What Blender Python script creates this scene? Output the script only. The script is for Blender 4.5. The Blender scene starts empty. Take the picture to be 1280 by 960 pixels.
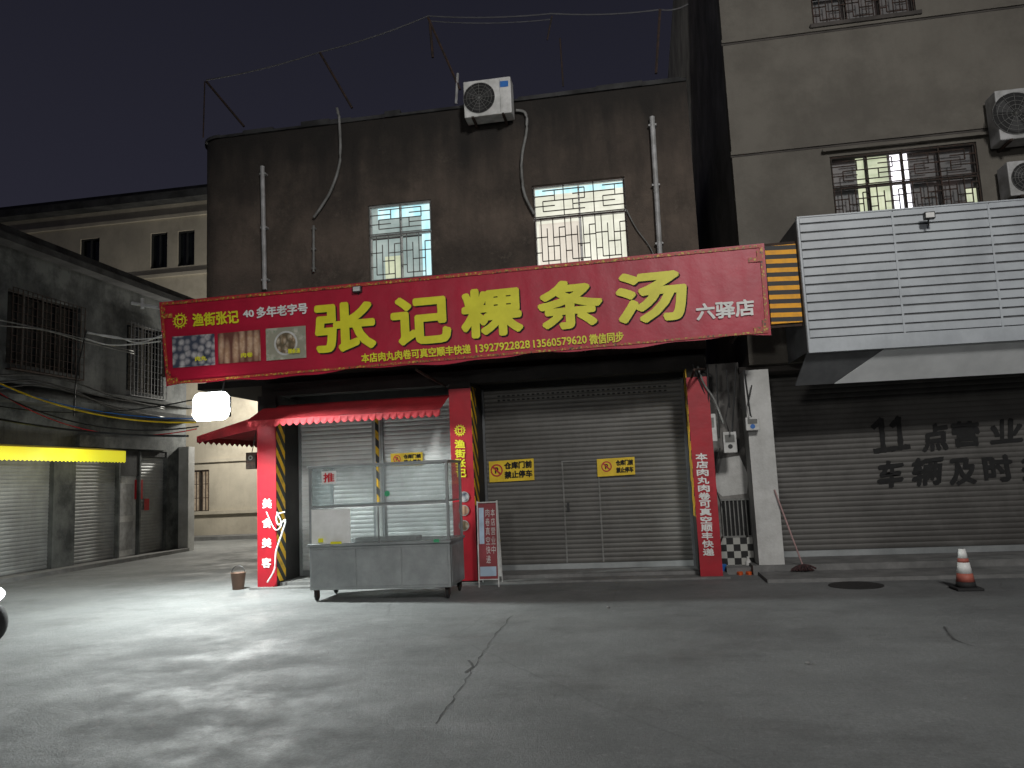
import bpy, math, random
from mathutils import Vector
random.seed(7)
D=bpy.data; S=bpy.context.scene; COL=S.collection
# ---------------------------------------------------------------- camera
A=math.radians(9.1); P=math.radians(7.0); R=0.045; F=961.0
CAM=Vector((0,0,1.6))
fw=Vector((-math.sin(A)*math.cos(P),math.cos(A)*math.cos(P),math.sin(P)))
r0=Vector((math.cos(A),math.sin(A),0)); u0=r0.cross(fw)
rt=r0*math.cos(R)-u0*math.sin(R); up=u0*math.cos(R)+r0*math.sin(R)
cd=D.cameras.new('camera'); cam=D.objects.new('camera',cd); COL.objects.link(cam)
from mathutils import Matrix
m=Matrix((rt,up,-fw)).transposed().to_4x4(); m.translation=CAM; cam.matrix_world=m
cd.sensor_width=36; cd.lens=F/1280*36; cd.clip_end=500; cd.clip_start=.05
S.camera=cam
S.view_settings.view_transform='Standard'
def ray(x,y): return fw+rt*((x-640)/F)-up*((y-480)/F)
def PY(x,y,Y): d=ray(x,y); return CAM+d*(Y/d.y)
def PX(x,y,X): d=ray(x,y); return CAM+d*(X/d.x)
def PZ(x,y,Z=0): d=ray(x,y); return CAM+d*((Z-1.6)/d.z)
def V(*a): return Vector(a)
# ---------------------------------------------------------------- materials
def mk(name):
    m=D.materials.new(name); m.use_nodes=True; nt=m.node_tree; b=nt.nodes['Principled BSDF']; return m,nt,b
def pos(nt,sc=(1,1,1)):
    g=nt.nodes.new('ShaderNodeNewGeometry'); mp=nt.nodes.new('ShaderNodeMapping'); mp.inputs['Scale'].default_value=sc
    nt.links.new(g.outputs['Position'],mp.inputs['Vector']); return mp.outputs['Vector']
def noise(nt,vec,scale,detail=6,rough=.6):
    n=nt.nodes.new('ShaderNodeTexNoise'); n.inputs['Scale'].default_value=scale; n.inputs['Detail'].default_value=detail; n.inputs['Roughness'].default_value=rough
    nt.links.new(vec,n.inputs['Vector']); return n.outputs['Fac']
def rng(nt,v,a,b,c=0,d=1):
    n=nt.nodes.new('ShaderNodeMapRange'); n.inputs[1].default_value=a; n.inputs[2].default_value=b; n.inputs[3].default_value=c; n.inputs[4].default_value=d
    nt.links.new(v,n.inputs[0]); return n.outputs[0]
def mix(nt,f,a,b):
    n=nt.nodes.new('ShaderNodeMix'); n.data_type='RGBA'
    for i,v in ((0,f),(6,a),(7,b)):
        if isinstance(v,bpy.types.NodeSocket): nt.links.new(v,n.inputs[i])
        elif i==0: n.inputs[0].default_value=v
        else: n.inputs[i].default_value=(*v,1)
    return n.outputs[2]
def math_(nt,op,a,b=0):
    n=nt.nodes.new('ShaderNodeMath'); n.operation=op
    for i,v in ((0,a),(1,b)):
        if isinstance(v,bpy.types.NodeSocket): nt.links.new(v,n.inputs[i])
        else: n.inputs[i].default_value=v
    return n.outputs[0]
def grunge(name,a,b,scale=2,rough=.75,metal=0,bump=.3,bs=25,streak=None,samt=.7,lo=.38,hi=.62,r2=None,extra=None):
    m,nt,bs_=mk(name); p=pos(nt)
    f=rng(nt,noise(nt,p,scale),lo,hi); c=mix(nt,f,a,b)
    if streak:
        q=pos(nt,(4,4,.55)); s=rng(nt,noise(nt,q,1.0,8,.75),.5,.78,0,samt*.6); c=mix(nt,s,c,streak)
        q2=pos(nt,(1,1,1)); s2=rng(nt,noise(nt,q2,.6,8,.75),.48,.68,0,samt); c=mix(nt,s2,c,streak)
    if extra: c=extra(nt,c)
    nt.links.new(c,bs_.inputs['Base Color'])
    bs_.inputs['Metallic'].default_value=metal
    if r2 is None: bs_.inputs['Roughness'].default_value=rough
    else: nt.links.new(rng(nt,noise(nt,p,scale*3),.35,.65,rough,r2),bs_.inputs['Roughness'])
    if bump:
        bn=nt.nodes.new('ShaderNodeBump'); bn.inputs['Strength'].default_value=bump; bn.inputs['Distance'].default_value=.02
        nt.links.new(noise(nt,p,bs,5),bn.inputs['Height']); nt.links.new(bn.outputs[0],bs_.inputs['Normal'])
    return m
def plain(name,c,rough=.5,metal=0,v=.25):
    d=tuple(x*(1-v) for x in c); return grunge(name,d,c,4,rough,metal,bump=.05,bs=60)
def emit(name,a,b,st,scale=6,sc=(1,1,1)):
    m,nt,b_=mk(name); p=pos(nt,sc); c=mix(nt,rng(nt,noise(nt,p,scale,3),.35,.65),a,b)
    b_.inputs['Base Color'].default_value=(.1,.1,.1,1); nt.links.new(c,b_.inputs['Emission Color']); b_.inputs['Emission Strength'].default_value=st
    return m
def stripes(name,k,kx,ca,cb,ky=0,dirt=.5):
    m,nt,b=mk(name); g=nt.nodes.new('ShaderNodeNewGeometry'); s=nt.nodes.new('ShaderNodeSeparateXYZ'); nt.links.new(g.outputs['Position'],s.inputs[0])
    v=math_(nt,'ADD',math_(nt,'MULTIPLY',s.outputs[2],k),math_(nt,'ADD',math_(nt,'MULTIPLY',s.outputs[0],kx),math_(nt,'MULTIPLY',s.outputs[1],ky)))
    v=math_(nt,'GREATER_THAN',math_(nt,'FRACT',math_(nt,'ADD',v,100)),.5)
    c=mix(nt,v,ca,cb); d=rng(nt,noise(nt,pos(nt),9),.45,.7,0,dirt); c=mix(nt,d,c,(.05,.045,.04))
    nt.links.new(c,b.inputs['Base Color']); b.inputs['Roughness'].default_value=.6; return m
def dots(name,bg,fg,fg2,scale,lo=.38,hi=.5,rnd=1,sc=(1,1,1)):
    m,nt,b=mk(name); v=nt.nodes.new('ShaderNodeTexVoronoi'); v.inputs['Scale'].default_value=scale; v.inputs['Randomness'].default_value=rnd; nt.links.new(pos(nt,sc),v.inputs['Vector'])
    f=rng(nt,v.outputs['Distance'],lo,hi); c=mix(nt,rng(nt,noise(nt,pos(nt),15),.4,.6),fg,fg2); c=mix(nt,f,c,bg)
    nt.links.new(c,b.inputs['Base Color']); b.inputs['Roughness'].default_value=.5; return m

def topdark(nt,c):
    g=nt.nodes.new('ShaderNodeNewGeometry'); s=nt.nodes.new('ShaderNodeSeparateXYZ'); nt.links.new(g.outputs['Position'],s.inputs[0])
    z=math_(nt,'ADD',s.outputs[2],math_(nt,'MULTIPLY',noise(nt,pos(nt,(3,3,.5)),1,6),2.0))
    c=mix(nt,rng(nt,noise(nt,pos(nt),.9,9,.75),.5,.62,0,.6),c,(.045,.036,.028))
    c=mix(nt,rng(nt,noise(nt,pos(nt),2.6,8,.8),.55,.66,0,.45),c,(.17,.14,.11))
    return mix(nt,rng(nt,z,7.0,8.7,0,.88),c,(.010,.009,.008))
M={}
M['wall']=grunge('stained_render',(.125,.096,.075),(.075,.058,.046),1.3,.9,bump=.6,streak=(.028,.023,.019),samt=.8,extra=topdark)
M['soffit']=grunge('soffit_concrete',(.085,.075,.068),(.045,.04,.036),2,.9)
M['beam']=grunge('dark_beam',(.022,.020,.018),(.012,.011,.010),2,.9)  # near-black colour for beam, floor slab and pillars
M['rwall']=grunge('beige_render',(.150,.138,.117),(.125,.114,.096),1.2,.9,bump=.35,streak=(.085,.077,.066),samt=.5)
M['rside']=grunge('side_render',(.22,.215,.205),(.11,.108,.105),1,.9,streak=(.06,.058,.055))
M['row']=grunge('mouldy_render',(.15,.158,.152),(.055,.06,.06),1.2,.9,streak=(.016,.018,.018),samt=.9)
M['rowdark']=grunge('black_mould',(.05,.05,.05),(.015,.015,.015),2,.9)
M['far']=grunge('cream_render',(.5,.45,.36),(.40,.36,.29),.8,.9,streak=(.22,.19,.15),samt=.5)
M['fardark']=grunge('dark_band',(.07,.07,.07),(.03,.03,.03),2,.9)
M['shut']=grunge('galvanised_slats',(.130,.126,.117),(.095,.092,.085),1.0,.5,metal=.2,bump=.1,streak=(.055,.050,.043),samt=.6)
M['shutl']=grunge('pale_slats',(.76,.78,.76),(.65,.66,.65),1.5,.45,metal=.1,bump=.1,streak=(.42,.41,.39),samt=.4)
M['shutlane']=grunge('lane_slats',(.34,.35,.345),(.24,.245,.24),1.5,.5,metal=.1,bump=.1,streak=(.15,.145,.14),samt=.5)
M['shutr']=grunge('grimy_slats',(.110,.105,.097),(.082,.078,.072),1.2,.55,metal=.15,bump=.1,streak=(.048,.044,.04),samt=.6)
M['red']=grunge('red_banner',(.46,.009,.038),(.37,.007,.03),1.3,.45,bump=.45,bs=3.2)
M['redpil']=grunge('red_pillar_banner',(.40,.006,.018),(.30,.005,.014),2,.5,bump=.3,bs=5)
M['redcloth']=grunge('red_awning_cloth',(.34,.010,.017),(.24,.007,.012),3,.75,streak=(.09,.007,.007),samt=.6)
M['gold']=grunge('yellow_vinyl',(.76,.72,.03),(.66,.62,.02),3,.45,bump=0)
M['whitev']=grunge('white_vinyl',(.8,.8,.78),(.65,.65,.62),3,.45,bump=0)
M['black']=grunge('black_paint',(.006,.006,.006),(.012,.012,.012),20,.8,bump=0)
M['dark']=plain('dark_metal',(.035,.035,.035),.5,.3)
M['rust']=grunge('rusty_iron',(.07,.04,.03),(.03,.025,.02),12,.8,.3)
M['white']=grunge('white_plastic',(.7,.7,.68),(.5,.5,.48),5,.45,bump=.05,streak=(.2,.18,.15),samt=.4)
M['pipe']=grunge('pvc_pipe',(.42,.42,.42),(.26,.26,.25),5,.5,bump=0)
M['hosem']=grunge('grey_hose',(.22,.22,.21),(.13,.13,.12),5,.6,bump=0)
M['slat']=grunge('white_cladding',(.50,.535,.56),(.42,.45,.475),1.2,.38,bump=.05,streak=(.30,.32,.34),samt=.4)
M['slatback']=plain('grey_backing',(.14,.145,.15),.6)
M['sheet']=grunge('pale_soffit_sheet',(.8,.82,.82),(.68,.70,.70),2,.5,bump=.1)
M['steel']=grunge('stainless_steel',(.42,.44,.44),(.29,.31,.31),1.6,.38,.55,bump=.08,streak=(.17,.17,.17),samt=.4,r2=.55)
M['hz']=stripes('hazard_tape',3.6,4,(.85,.5,.0),(.02,.02,.02),4)
M['hzb']=stripes('hazard_board_paint',7.6,.35,(.95,.42,.0),(.015,.015,.015),0,.25)
M['brd']=dots('banner_border',(.42,.05,.03),(.10,.03,.02),(.6,.4,.05),24)
M['ph1']=dots('meatball_photo_print',(.05,.06,.09),(.52,.50,.49),(.34,.32,.33),8.5,.25,.62,.55,(1,.001,1))
M['ph2']=dots('meat_roll_photo_print',(.14,.05,.035),(.58,.40,.27),(.45,.27,.16),8.5,.25,.6,.35,(1,.001,.22))
M['ph3']=dots('soup_photo_print',(.30,.29,.22),(.55,.50,.42),(.20,.26,.18),7,.1,.6,1,(1,.001,1))
M['noodle']=dots('noodle_print',(.12,.09,.05),(.62,.56,.44),(.35,.22,.12),17,.15,.7,1,(1,.001,.6))
M['ball']=M['ph1']; M['roll']=M['ph2']
M['yel']=grunge('yellow_sign',(.85,.6,.02),(.7,.48,.01),6,.5,bump=0)
M['yawn']=grunge('yellow_awning',(.85,.66,.03),(.75,.55,.02),3,.6,bump=.1)
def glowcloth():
    m,nt,b=mk('yellow_cloth_added_glow'); p=pos(nt); c=mix(nt,rng(nt,noise(nt,p,1.2,4),.35,.65),(.95,.80,.02),(.85,.85,.05)); nt.links.new(c,b.inputs['Base Color']); nt.links.new(c,b.inputs['Emission Color']); b.inputs['Emission Strength'].default_value=.5; return m  # emission added to the cloth imitates light falling on the valance
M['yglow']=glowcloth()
M['redp']=plain('red_paint',(.6,.02,.03),.5)
M['orange']=plain('orange_plastic',(.75,.12,.02),.5)
M['blue']=plain('blue_plastic',(.02,.15,.5),.5)
M['bluew']=plain('blue_white_print',(.45,.58,.72),.5)
M['green']=plain('green_sticker',(.05,.4,.18),.5)
M['rubber']=plain('rubber',(.02,.02,.02),.8)
M['wcol']=grunge('whitewashed_column',(.62,.62,.6),(.5,.5,.48),2,.8,streak=(.25,.24,.22),samt=.5)
M['peel']=grunge('peeling_plaster',(.26,.25,.235),(.10,.095,.09),3,.9,lo=.46,hi=.56,streak=(.05,.047,.045))
M['brown']=plain('brown_bucket',(.16,.09,.06),.6)
M['jet']=grunge('dark_mop',(.07,.03,.03),(.03,.02,.02),30,.95)
M['litL']=emit('lit_room_cool',(.45,.85,.95),(.75,1,1),1.1,2,(3,3,1))
M['litR']=emit('lit_room_warm',(.74,.74,.60),(1,.98,.84),1.0,1.5)
M['litP']=emit('lit_peach_curtain',(.74,.66,.56),(.92,.85,.72),.9,1.5)
M['litG']=emit('lit_room_green',(.48,.54,.36),(.72,.76,.52),.9,3)
M['litD']=emit('dim_curtain',(.34,.44,.42),(.52,.62,.58),.7,2.5)
M['litW']=emit('lit_curtain_white',(1,.95,1),(.9,.9,1),2.2,3)
M['litA']=emit('lit_room_alley',(.55,.42,.28),(.30,.22,.14),.5,9)
M['dim']=emit('dim_room',(.06,.04,.035),(.01,.012,.012),.35,3)
M['pane']=plain('dark_glass',(.012,.014,.016),.15)
M['lens']=emit('floodlight_lens',(.95,1,1),(1,1,1),70)
M['lens2']=emit('headlamp_lens',(1,1,1),(.95,1,1),8)
def tiles():
    m,nt,b=mk('checker_tiles'); c=nt.nodes.new('ShaderNodeTexChecker'); c.inputs['Scale'].default_value=9.5
    c.inputs[1].default_value=(.4,.4,.37,1); c.inputs[2].default_value=(.02,.02,.02,1)
    nt.links.new(pos(nt,(1,.001,1)),c.inputs['Vector']); nt.links.new(c.outputs[0],b.inputs['Base Color']); b.inputs['Roughness'].default_value=.3; return m
M['tile']=tiles()
def glass():
    m,nt,b=mk('hazy_glass'); t=nt.nodes.new('ShaderNodeBsdfTransparent'); g=nt.nodes.new('ShaderNodeBsdfGlossy'); g.inputs['Roughness'].default_value=.12
    t.inputs[0].default_value=(.86,.89,.89,1); x=nt.nodes.new('ShaderNodeMixShader'); x.inputs[0].default_value=.10
    df=nt.nodes.new('ShaderNodeBsdfDiffuse'); df.inputs[0].default_value=(.45,.48,.48,1); x2=nt.nodes.new('ShaderNodeMixShader')
    nt.links.new(rng(nt,noise(nt,pos(nt),2.2,6),.35,.65,.12,.28),x2.inputs[0])
    nt.links.new(t.outputs[0],x.inputs[1]); nt.links.new(g.outputs[0],x.inputs[2]); nt.links.new(x.outputs[0],x2.inputs[1]); nt.links.new(df.outputs[0],x2.inputs[2]); nt.links.new(x2.outputs[0],nt.nodes['Material Output'].inputs[0]); return m
M['glass']=glass()
def road():
    m,nt,b=mk('worn_concrete'); p=pos(nt)
    c=mix(nt,rng(nt,noise(nt,p,.35,9,.6),.38,.62),(.235,.243,.24),(.155,.16,.158))
    c=mix(nt,rng(nt,noise(nt,p,1.7,10,.82),.52,.76,0,.6),c,(.34,.345,.34))
    c=mix(nt,rng(nt,noise(nt,pos(nt,(1.0,1.6,1)),.7,9,.78),.51,.68,0,.6),c,(.095,.098,.097))
    c=mix(nt,rng(nt,noise(nt,p,38,4,.8),.35,.7,0,.5),c,(.075,.075,.074))
    c=mix(nt,rng(nt,noise(nt,p,11,6,.8),.58,.70,0,.4),c,(.38,.38,.37))
    v=nt.nodes.new('ShaderNodeTexVoronoi'); v.feature='DISTANCE_TO_EDGE'; v.inputs['Scale'].default_value=.21
    w=nt.nodes.new('ShaderNodeMix'); w.data_type='VECTOR'; w.inputs[0].default_value=.2
    n3=nt.nodes.new('ShaderNodeTexNoise'); n3.inputs['Scale'].default_value=1.2; n3.inputs['Detail'].default_value=9; nt.links.new(p,n3.inputs['Vector'])
    nt.links.new(p,w.inputs[4]); nt.links.new(n3.outputs['Color'],w.inputs[5]); nt.links.new(w.outputs[1],v.inputs['Vector'])
    cr=rng(nt,v.outputs['Distance'],.0,.003,.22,0); c=mix(nt,cr,c,(.04,.04,.04))
    nt.links.new(c,b.inputs['Base Color'])
    nt.links.new(rng(nt,noise(nt,p,1.1,8,.7),.4,.65,.85,.5),b.inputs['Roughness']); b.inputs['Specular IOR Level'].default_value=.4
    bn=nt.nodes.new('ShaderNodeBump'); bn.inputs['Strength'].default_value=.7; bn.inputs['Distance'].default_value=.02
    h=math_(nt,'ADD',noise(nt,p,9,9,.8),math_(nt,'MULTIPLY',noise(nt,p,70,4),.5)); nt.links.new(h,bn.inputs['Height']); nt.links.new(bn.outputs[0],b.inputs['Normal'])
    return m
M['road']=road()
M['step']=grunge('cement_step',(.22,.217,.21),(.15,.15,.146),3,.85,streak=(.08,.08,.076))
M['kerbstain']=grunge('joint_filler',(.08,.08,.078),(.045,.045,.045),14,.95)
M['iron']=grunge('cast_iron_cover',(.03,.03,.03),(.06,.058,.055),25,.6,.4,bump=.8,bs=60)
# ---------------------------------------------------------------- mesh builder
class MB:
    def __init__(s): s.v=[]; s.f=[]
    def add(s,vs,fs):
        n=len(s.v); s.v+=[Vector(v) for v in vs]; s.f+=[tuple(i+n for i in f) for f in fs]; return s
    def box(s,x0,x1,y0,y1,z0,z1):
        x0,x1=sorted((x0,x1)); y0,y1=sorted((y0,y1)); z0,z1=sorted((z0,z1))
        return s.add([(x0,y0,z0),(x1,y0,z0),(x1,y1,z0),(x0,y1,z0),(x0,y0,z1),(x1,y0,z1),(x1,y1,z1),(x0,y1,z1)],
          [(0,3,2,1),(4,5,6,7),(0,1,5,4),(1,2,6,5),(2,3,7,6),(3,0,4,7)])
    def quad(s,a,b,c,d): return s.add([a,b,c,d],[(0,1,2,3)])
    def slab(s,q,t):
        q=[Vector(p) for p in q]; return s.add(q+[p+t for p in q],[(0,1,2,3),(7,6,5,4),(0,4,5,1),(1,5,6,2),(2,6,7,3),(3,7,4,0)])
    def tube(s,pts,r,n=8,r2=None):
        pts=[Vector(p) for p in pts]; N=len(pts); rings=[]
        for i,p in enumerate(pts):
            t=(pts[min(i+1,N-1)]-pts[max(i-1,0)]).normalized()
            a=t.cross(V(0,0,1)); 
            if a.length<.1: a=t.cross(V(0,1,0))
            a.normalize(); b=t.cross(a); rr=r if r2 is None else r+(r2-r)*i/(N-1)
            rings.append([p+(a*math.cos(2*math.pi*k/n)+b*math.sin(2*math.pi*k/n))*rr for k in range(n)])
        vs=[v for g in rings for v in g]; fs=[]
        for i in range(N-1):
            for k in range(n): fs.append((i*n+k,i*n+(k+1)%n,(i+1)*n+(k+1)%n,(i+1)*n+k))
        fs.append(tuple(range(n))[::-1]); fs.append(tuple((N-1)*n+k for k in range(n)))
        return s.add(vs,fs)
    def lathe(s,c,prof,n=20,axis='z'):
        c=Vector(c); vs=[]
        for r,h in prof:
            for k in range(n):
                a=2*math.pi*k/n; x,y=r*math.cos(a),r*math.sin(a)
                vs.append(c+(V(x,y,h) if axis=='z' else V(x,h,y) if axis=='y' else V(h,x,y)))
        fs=[]
        for i in range(len(prof)-1):
            for k in range(n): fs.append((i*n+k,i*n+(k+1)%n,(i+1)*n+(k+1)%n,(i+1)*n+k))
        fs.append(tuple(range(n))[::-1]); fs.append(tuple((len(prof)-1)*n+k for k in range(n)))
        return s.add(vs,fs)
    def ringY(s,c,ri,ro,n=24):
        vs=[];fs=[]
        for k in range(n):
            a=2*math.pi*k/n
            for r in (ri,ro): vs.append(Vector(c)+V(r*math.cos(a),0,r*math.sin(a)))
        for k in range(n):
            j=(k+1)%n; fs.append((2*k,2*k+1,2*j+1,2*j))
        return s.add(vs,fs)
    def build(s,name,mat,parent=None,smooth=False,bevel=0,root=None):
        o0=V(0,0,0)
        rt_=parent
        while rt_ is not None and rt_.parent is not None: rt_=rt_.parent
        if rt_ is not None: o0=Vector(rt_.location)
        me=D.meshes.new(name); me.from_pydata([tuple(v-o0) for v in s.v],[],s.f); me.materials.append(M[mat] if isinstance(mat,str) else mat)
        if smooth:
            for p in me.polygons: p.use_smooth=True
        o=D.objects.new(name,me); COL.objects.link(o)
        if parent: o.parent=parent
        if bevel:
            b=o.modifiers.new('bevel','BEVEL'); b.width=bevel; b.segments=2; b.limit_method='ANGLE'
        return o
def thing(name,label,cat,loc,group=None):
    o=D.objects.new(name,None); COL.objects.link(o); o.location=loc; o.empty_display_size=.2; return tag(o,label,cat,group)
def tag(o,label,cat,group=None):
    o['label']=label; o['category']=cat
    if group: o['group']=group
    return o
def single(mb,name,mat,label,cat,group=None,**k):
    x=sum(v.x for v in mb.v)/len(mb.v); y=sum(v.y for v in mb.v)/len(mb.v); z=min(v.z for v in mb.v); c=V(x,y,z)
    mb.v=[v-c for v in mb.v]; o=mb.build(name,mat,None,**k); o.location=c; return tag(o,label,cat,group)
def struct(mb,name,mat):
    o=mb.build(name,mat); o['kind']='structure'; return o
def arc(a,b,sag,n=14):
    a=Vector(a);b=Vector(b); return [a.lerp(b,i/n)+V(0,0,-sag*4*(i/n)*(1-i/n)) for i in range(n+1)]
_tc={}
def glyphs(t):
    if t in _tc: return _tc[t]
    cu=D.curves.new('text','FONT'); cu.body=t; cu.size=1; cu.resolution_u=3
    o=D.objects.new('text',cu); COL.objects.link(o); dg=bpy.context.evaluated_depsgraph_get(); dg.update()
    me=D.meshes.new_from_object(o.evaluated_get(dg)); vs=[v.co.copy() for v in me.vertices]; fs=[tuple(p.vertices) for p in me.polygons]
    D.objects.remove(o); D.curves.remove(cu); D.meshes.remove(me)
    if vs:
        x0=min(v.x for v in vs);x1=max(v.x for v in vs);y0=min(v.y for v in vs);y1=max(v.y for v in vs)
        vs=[((v.x-x0)/(x1-x0),(v.y-y0)/(y1-y0)) for v in vs]
    _tc[t]=(vs,fs); return _tc[t]
def text4(mb,t,q,bold=.0,rough=0):
    """q: corner points TL,TR,BR,BL in the world; bold = stroke growth as a fraction of the height"""
    vs,fs=glyphs(t); tl,tr,br,bl=[Vector(p) for p in q]
    H=(tl-bl).length; e=bold*H; ex=(tr-tl).normalized(); ez=(tl-bl).normalized(); W=(tr-tl).length
    nrm=ex.cross(ez)
    n=10 if bold>.03 else (6 if bold>0 else 0)
    fx=max(.2,1-2*e/W); fz=max(.2,1-2*e/H)
    sh=[(0,0)]+[(e*math.cos(2*math.pi*k/n),e*math.sin(2*math.pi*k/n)) for k in range(n)]
    for i,(dx,dz) in enumerate(sh):
        o=ex*dx+ez*dz+nrm*(.0003*i)
        out=[]
        for u,v in vs:
            u=.5+(u-.5)*fx; v=.5+(v-.5)*fz
            p=(bl.lerp(br,u)).lerp(tl.lerp(tr,u),v)+o
            if rough: p+=ex*random.uniform(-rough,rough)+ez*random.uniform(-rough,rough)
            out.append(p)
        mb.add(out,fs)
def tpx(mb,t,pts,Y,bold=.0,rough=0): text4(mb,t,[PY(x,y,Y) for x,y in pts],bold,rough)
def vert_text(mb,t,tl,tr,bl,br,Y,bold=.02,gap=.12):
    a,b,c,d=PY(*tl,Y),PY(*tr,Y),PY(*bl,Y),PY(*br,Y); n=len(t)
    for i,ch in enumerate(t):
        s0=i/n+gap/n/2; s1=(i+1)/n-gap/n/2
        text4(mb,ch,[a.lerp(c,s0),b.lerp(d,s0),b.lerp(d,s1),a.lerp(c,s1)],bold)
def holed(mb,x0,x1,z0,z1,y0,y1,holes):
    xs=sorted({x0,x1,*[h[0] for h in holes],*[h[1] for h in holes]}); zs=sorted({z0,z1,*[h[2] for h in holes],*[h[3] for h in holes]})
    for i in range(len(xs)-1):
        for j in range(len(zs)-1):
            cx=(xs[i]+xs[i+1])/2; cz=(zs[j]+zs[j+1])/2
            if any(h[0]<cx<h[1] and h[2]<cz<h[3] for h in holes): continue
            mb.box(xs[i],xs[i+1],y0,y1,zs[j],zs[j+1])
    return mb
def slats(mb,x0,x1,z0,z1,y,pitch=.075,amp=.012,axis='x'):
    n=max(1,round((z1-z0)/pitch)); p=(z1-z0)/n; prof=[]
    for i in range(n):
        for t in (0,.12,.3,.5,.7,.88): prof.append((z0+(i+t)*p,-amp*math.sin(math.pi*t)**.7 if t else 0))
    prof.append((z1,0)); vs=[];fs=[]
    for z,d in prof:
        if axis=='x': vs+=[(x0,y+d,z),(x1,y+d,z)]
        else: vs+=[(y-d,x0,z),(y-d,x1,z)]
    for i in range(len(prof)-1): fs.append((2*i,2*i+1,2*i+3,2*i+2))
    return mb.add(vs,fs)
def lattice(mb,x0,x1,z0,z1,y,cols=3,t=.008,style=0):
    def hb(a,b,z): mb.box(a,b,y,y+t*2,z-t,z+t)
    def vb(x,a,b): mb.box(x-t,x+t,y,y+t*2,a,b)
    w=(x1-x0)/cols
    for i in range(cols+1): vb(x0+i*w,z0,z1)
    hb(x0,x1,z0);hb(x0,x1,z1)
    H=z1-z0
    for i in range(cols):
        a=x0+i*w
        if style==0:
            for k,zz in enumerate((.17,.34,.5,.67,.84)): 
                hb(a+(w*.0 if (k+i)%2 else w*.3),a+(w if (k+i)%2==0 else w*.7),z0+H*zz)
            vb(a+w*.3,z0+H*.17,z0+H*.5); vb(a+w*.7,z0+H*.5,z0+H*.84)
        else:
            for k in range(1,5): vb(a+w*k/5,z0+H*(.12 if k%2 else 0),z0+H*(1 if k%2 else .8))
            hb(a,a+w*.4,z0+H*.62); hb(a+w*.4,a+w*.8,z0+H*.42); hb(a+w*.2,a+w*.8,z0+H*.12); hb(a,a+w*.2,z0+H*.3); hb(a+w*.8,a+w,z0+H*.8); hb(a+w*.6,a+w,z0+H*.6)
def window(parent,x0,x1,z0,z1,Y,room,div=1,transom=.62,grille=True,gm='rust',lit2=None,cols=2,frame='white'):
    f=MB(); t=.035; y0=Y+.06;y1=Y+.11
    f.box(x0,x1,y0,y1,z0,z0+t*1.3);f.box(x0,x1,y0,y1,z1-t,z1);f.box(x0,x0+t,y0,y1,z0+t*1.3,z1-t);f.box(x1-t,x1,y0,y1,z0+t*1.3,z1-t)
    zt=z0+(z1-z0)*transom
    f.box(x0+t,x1-t,y0,y1,zt-t*.6,zt+t*.6)
    for i in range(1,div+1):
        x=x0+(x1-x0)*i/(div+1); f.box(x-t*.6,x+t*.6,y0+.004,y1-.004,z0+t*1.3,zt-t*.6); f.box(x-t*.4,x+t*.4,y0+.004,y1-.004,zt+t*.6,z1-t)
    w=f.build('window',frame,parent)
    MB().quad((x0,Y+.2,z0),(x1,Y+.2,z0),(x1,Y+.2,z1),(x0,Y+.2,z1)).build('curtain',room,w)
    if lit2:
        for n_,(a,b,c,d,mm) in enumerate(lit2):
            yy=Y+.19-.002*n_
            MB().quad((x0+(x1-x0)*a,yy,z0+(z1-z0)*c),(x0+(x1-x0)*b,yy,z0+(z1-z0)*c),(x0+(x1-x0)*b,yy,z0+(z1-z0)*d),(x0+(x1-x0)*a,yy,z0+(z1-z0)*d)).build('curtain',mm,w)
    s=MB().box(x0-.06,x1+.06,Y-.07,Y-.001,z0-.07,z0-.005); s.build('sill','soffit',w)
    if grille:
        g=MB(); lattice(g,x0+.02,x1-.02,z0+.02,zt-.02,Y+.01,cols,.0075,1); lattice(g,x0+.02,x1-.02,zt+.02,z1-.02,Y+.01,cols,.0075,0)
        g.build('grille',gm,w)
    return w
def pxrect(x0,x1,yt,yb,Y):
    xm=(x0+x1)/2; ym=(yt+yb)/2
    return PY(x0,ym,Y).x,PY(x1,ym,Y).x,PY(xm,yb,Y).z,PY(xm,yt,Y).z
# ---------------------------------------------------------------- ground
g=MB().quad((-90,-60,0),(90,-60,0),(90,120,0),(-90,120,0)); struct(g,'ground','road')
# ---------------------------------------------------------------- main shop building
YU=12.3; YP=12.0; YS=12.9
XL=PY(246,280,YU).x; XR=PY(869,250,YU).x; HT=7.95
lpx0=PY(323,700,YP).x; lpx1=PY(346,700,YP).x; mpx0=PY(569,700,YP).x; mpx1=PY(596,700,YP).x; rpx0=PY(874,690,YP).x; rpx1=PY(901,690,YP).x
bld=thing('shop_building','two storey soot stained brown shop building with flat roof and two lit upper windows','building',((XL+XR)/2,YU,0))
wl=pxrect(461,540,253,349,YU); wr=pxrect(667,784,226,331,YU)
w=MB(); rc=.45
holed(w,XL+rc,XR,3.5,HT,YU,YU+.24,[wl,wr])
pts=[];n=10
for k in range(n+1):
    a=math.pi/2*k/n; pts.append((XL+rc-rc*math.sin(a),YU+rc-rc*math.cos(a)))
vs=[];fs=[]
for x,y in pts: vs+=[(x,y,3.5),(x,y,HT)]
for k in range(n): fs.append((2*k,2*k+1,2*k+3,2*k+2))
w.add(vs,fs); w.box(XL,XL+.24,YU+rc,20,3.5,HT); w.box(XR-.24,XR,YU+.24,20,3.5,HT); w.box(XL+.24,XR-.24,19.76,20,3.5,HT)
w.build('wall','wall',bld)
c=MB(); x=XL+rc
while x<XR-.05:
    L=min(random.uniform(.25,.9),XR-x); h=random.uniform(.03,.12); c.box(x,x+L-.002,YU-.05+random.uniform(0,.02),YU+.3,HT+.001,HT+h); x+=L
vs=[];fs=[]
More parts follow.
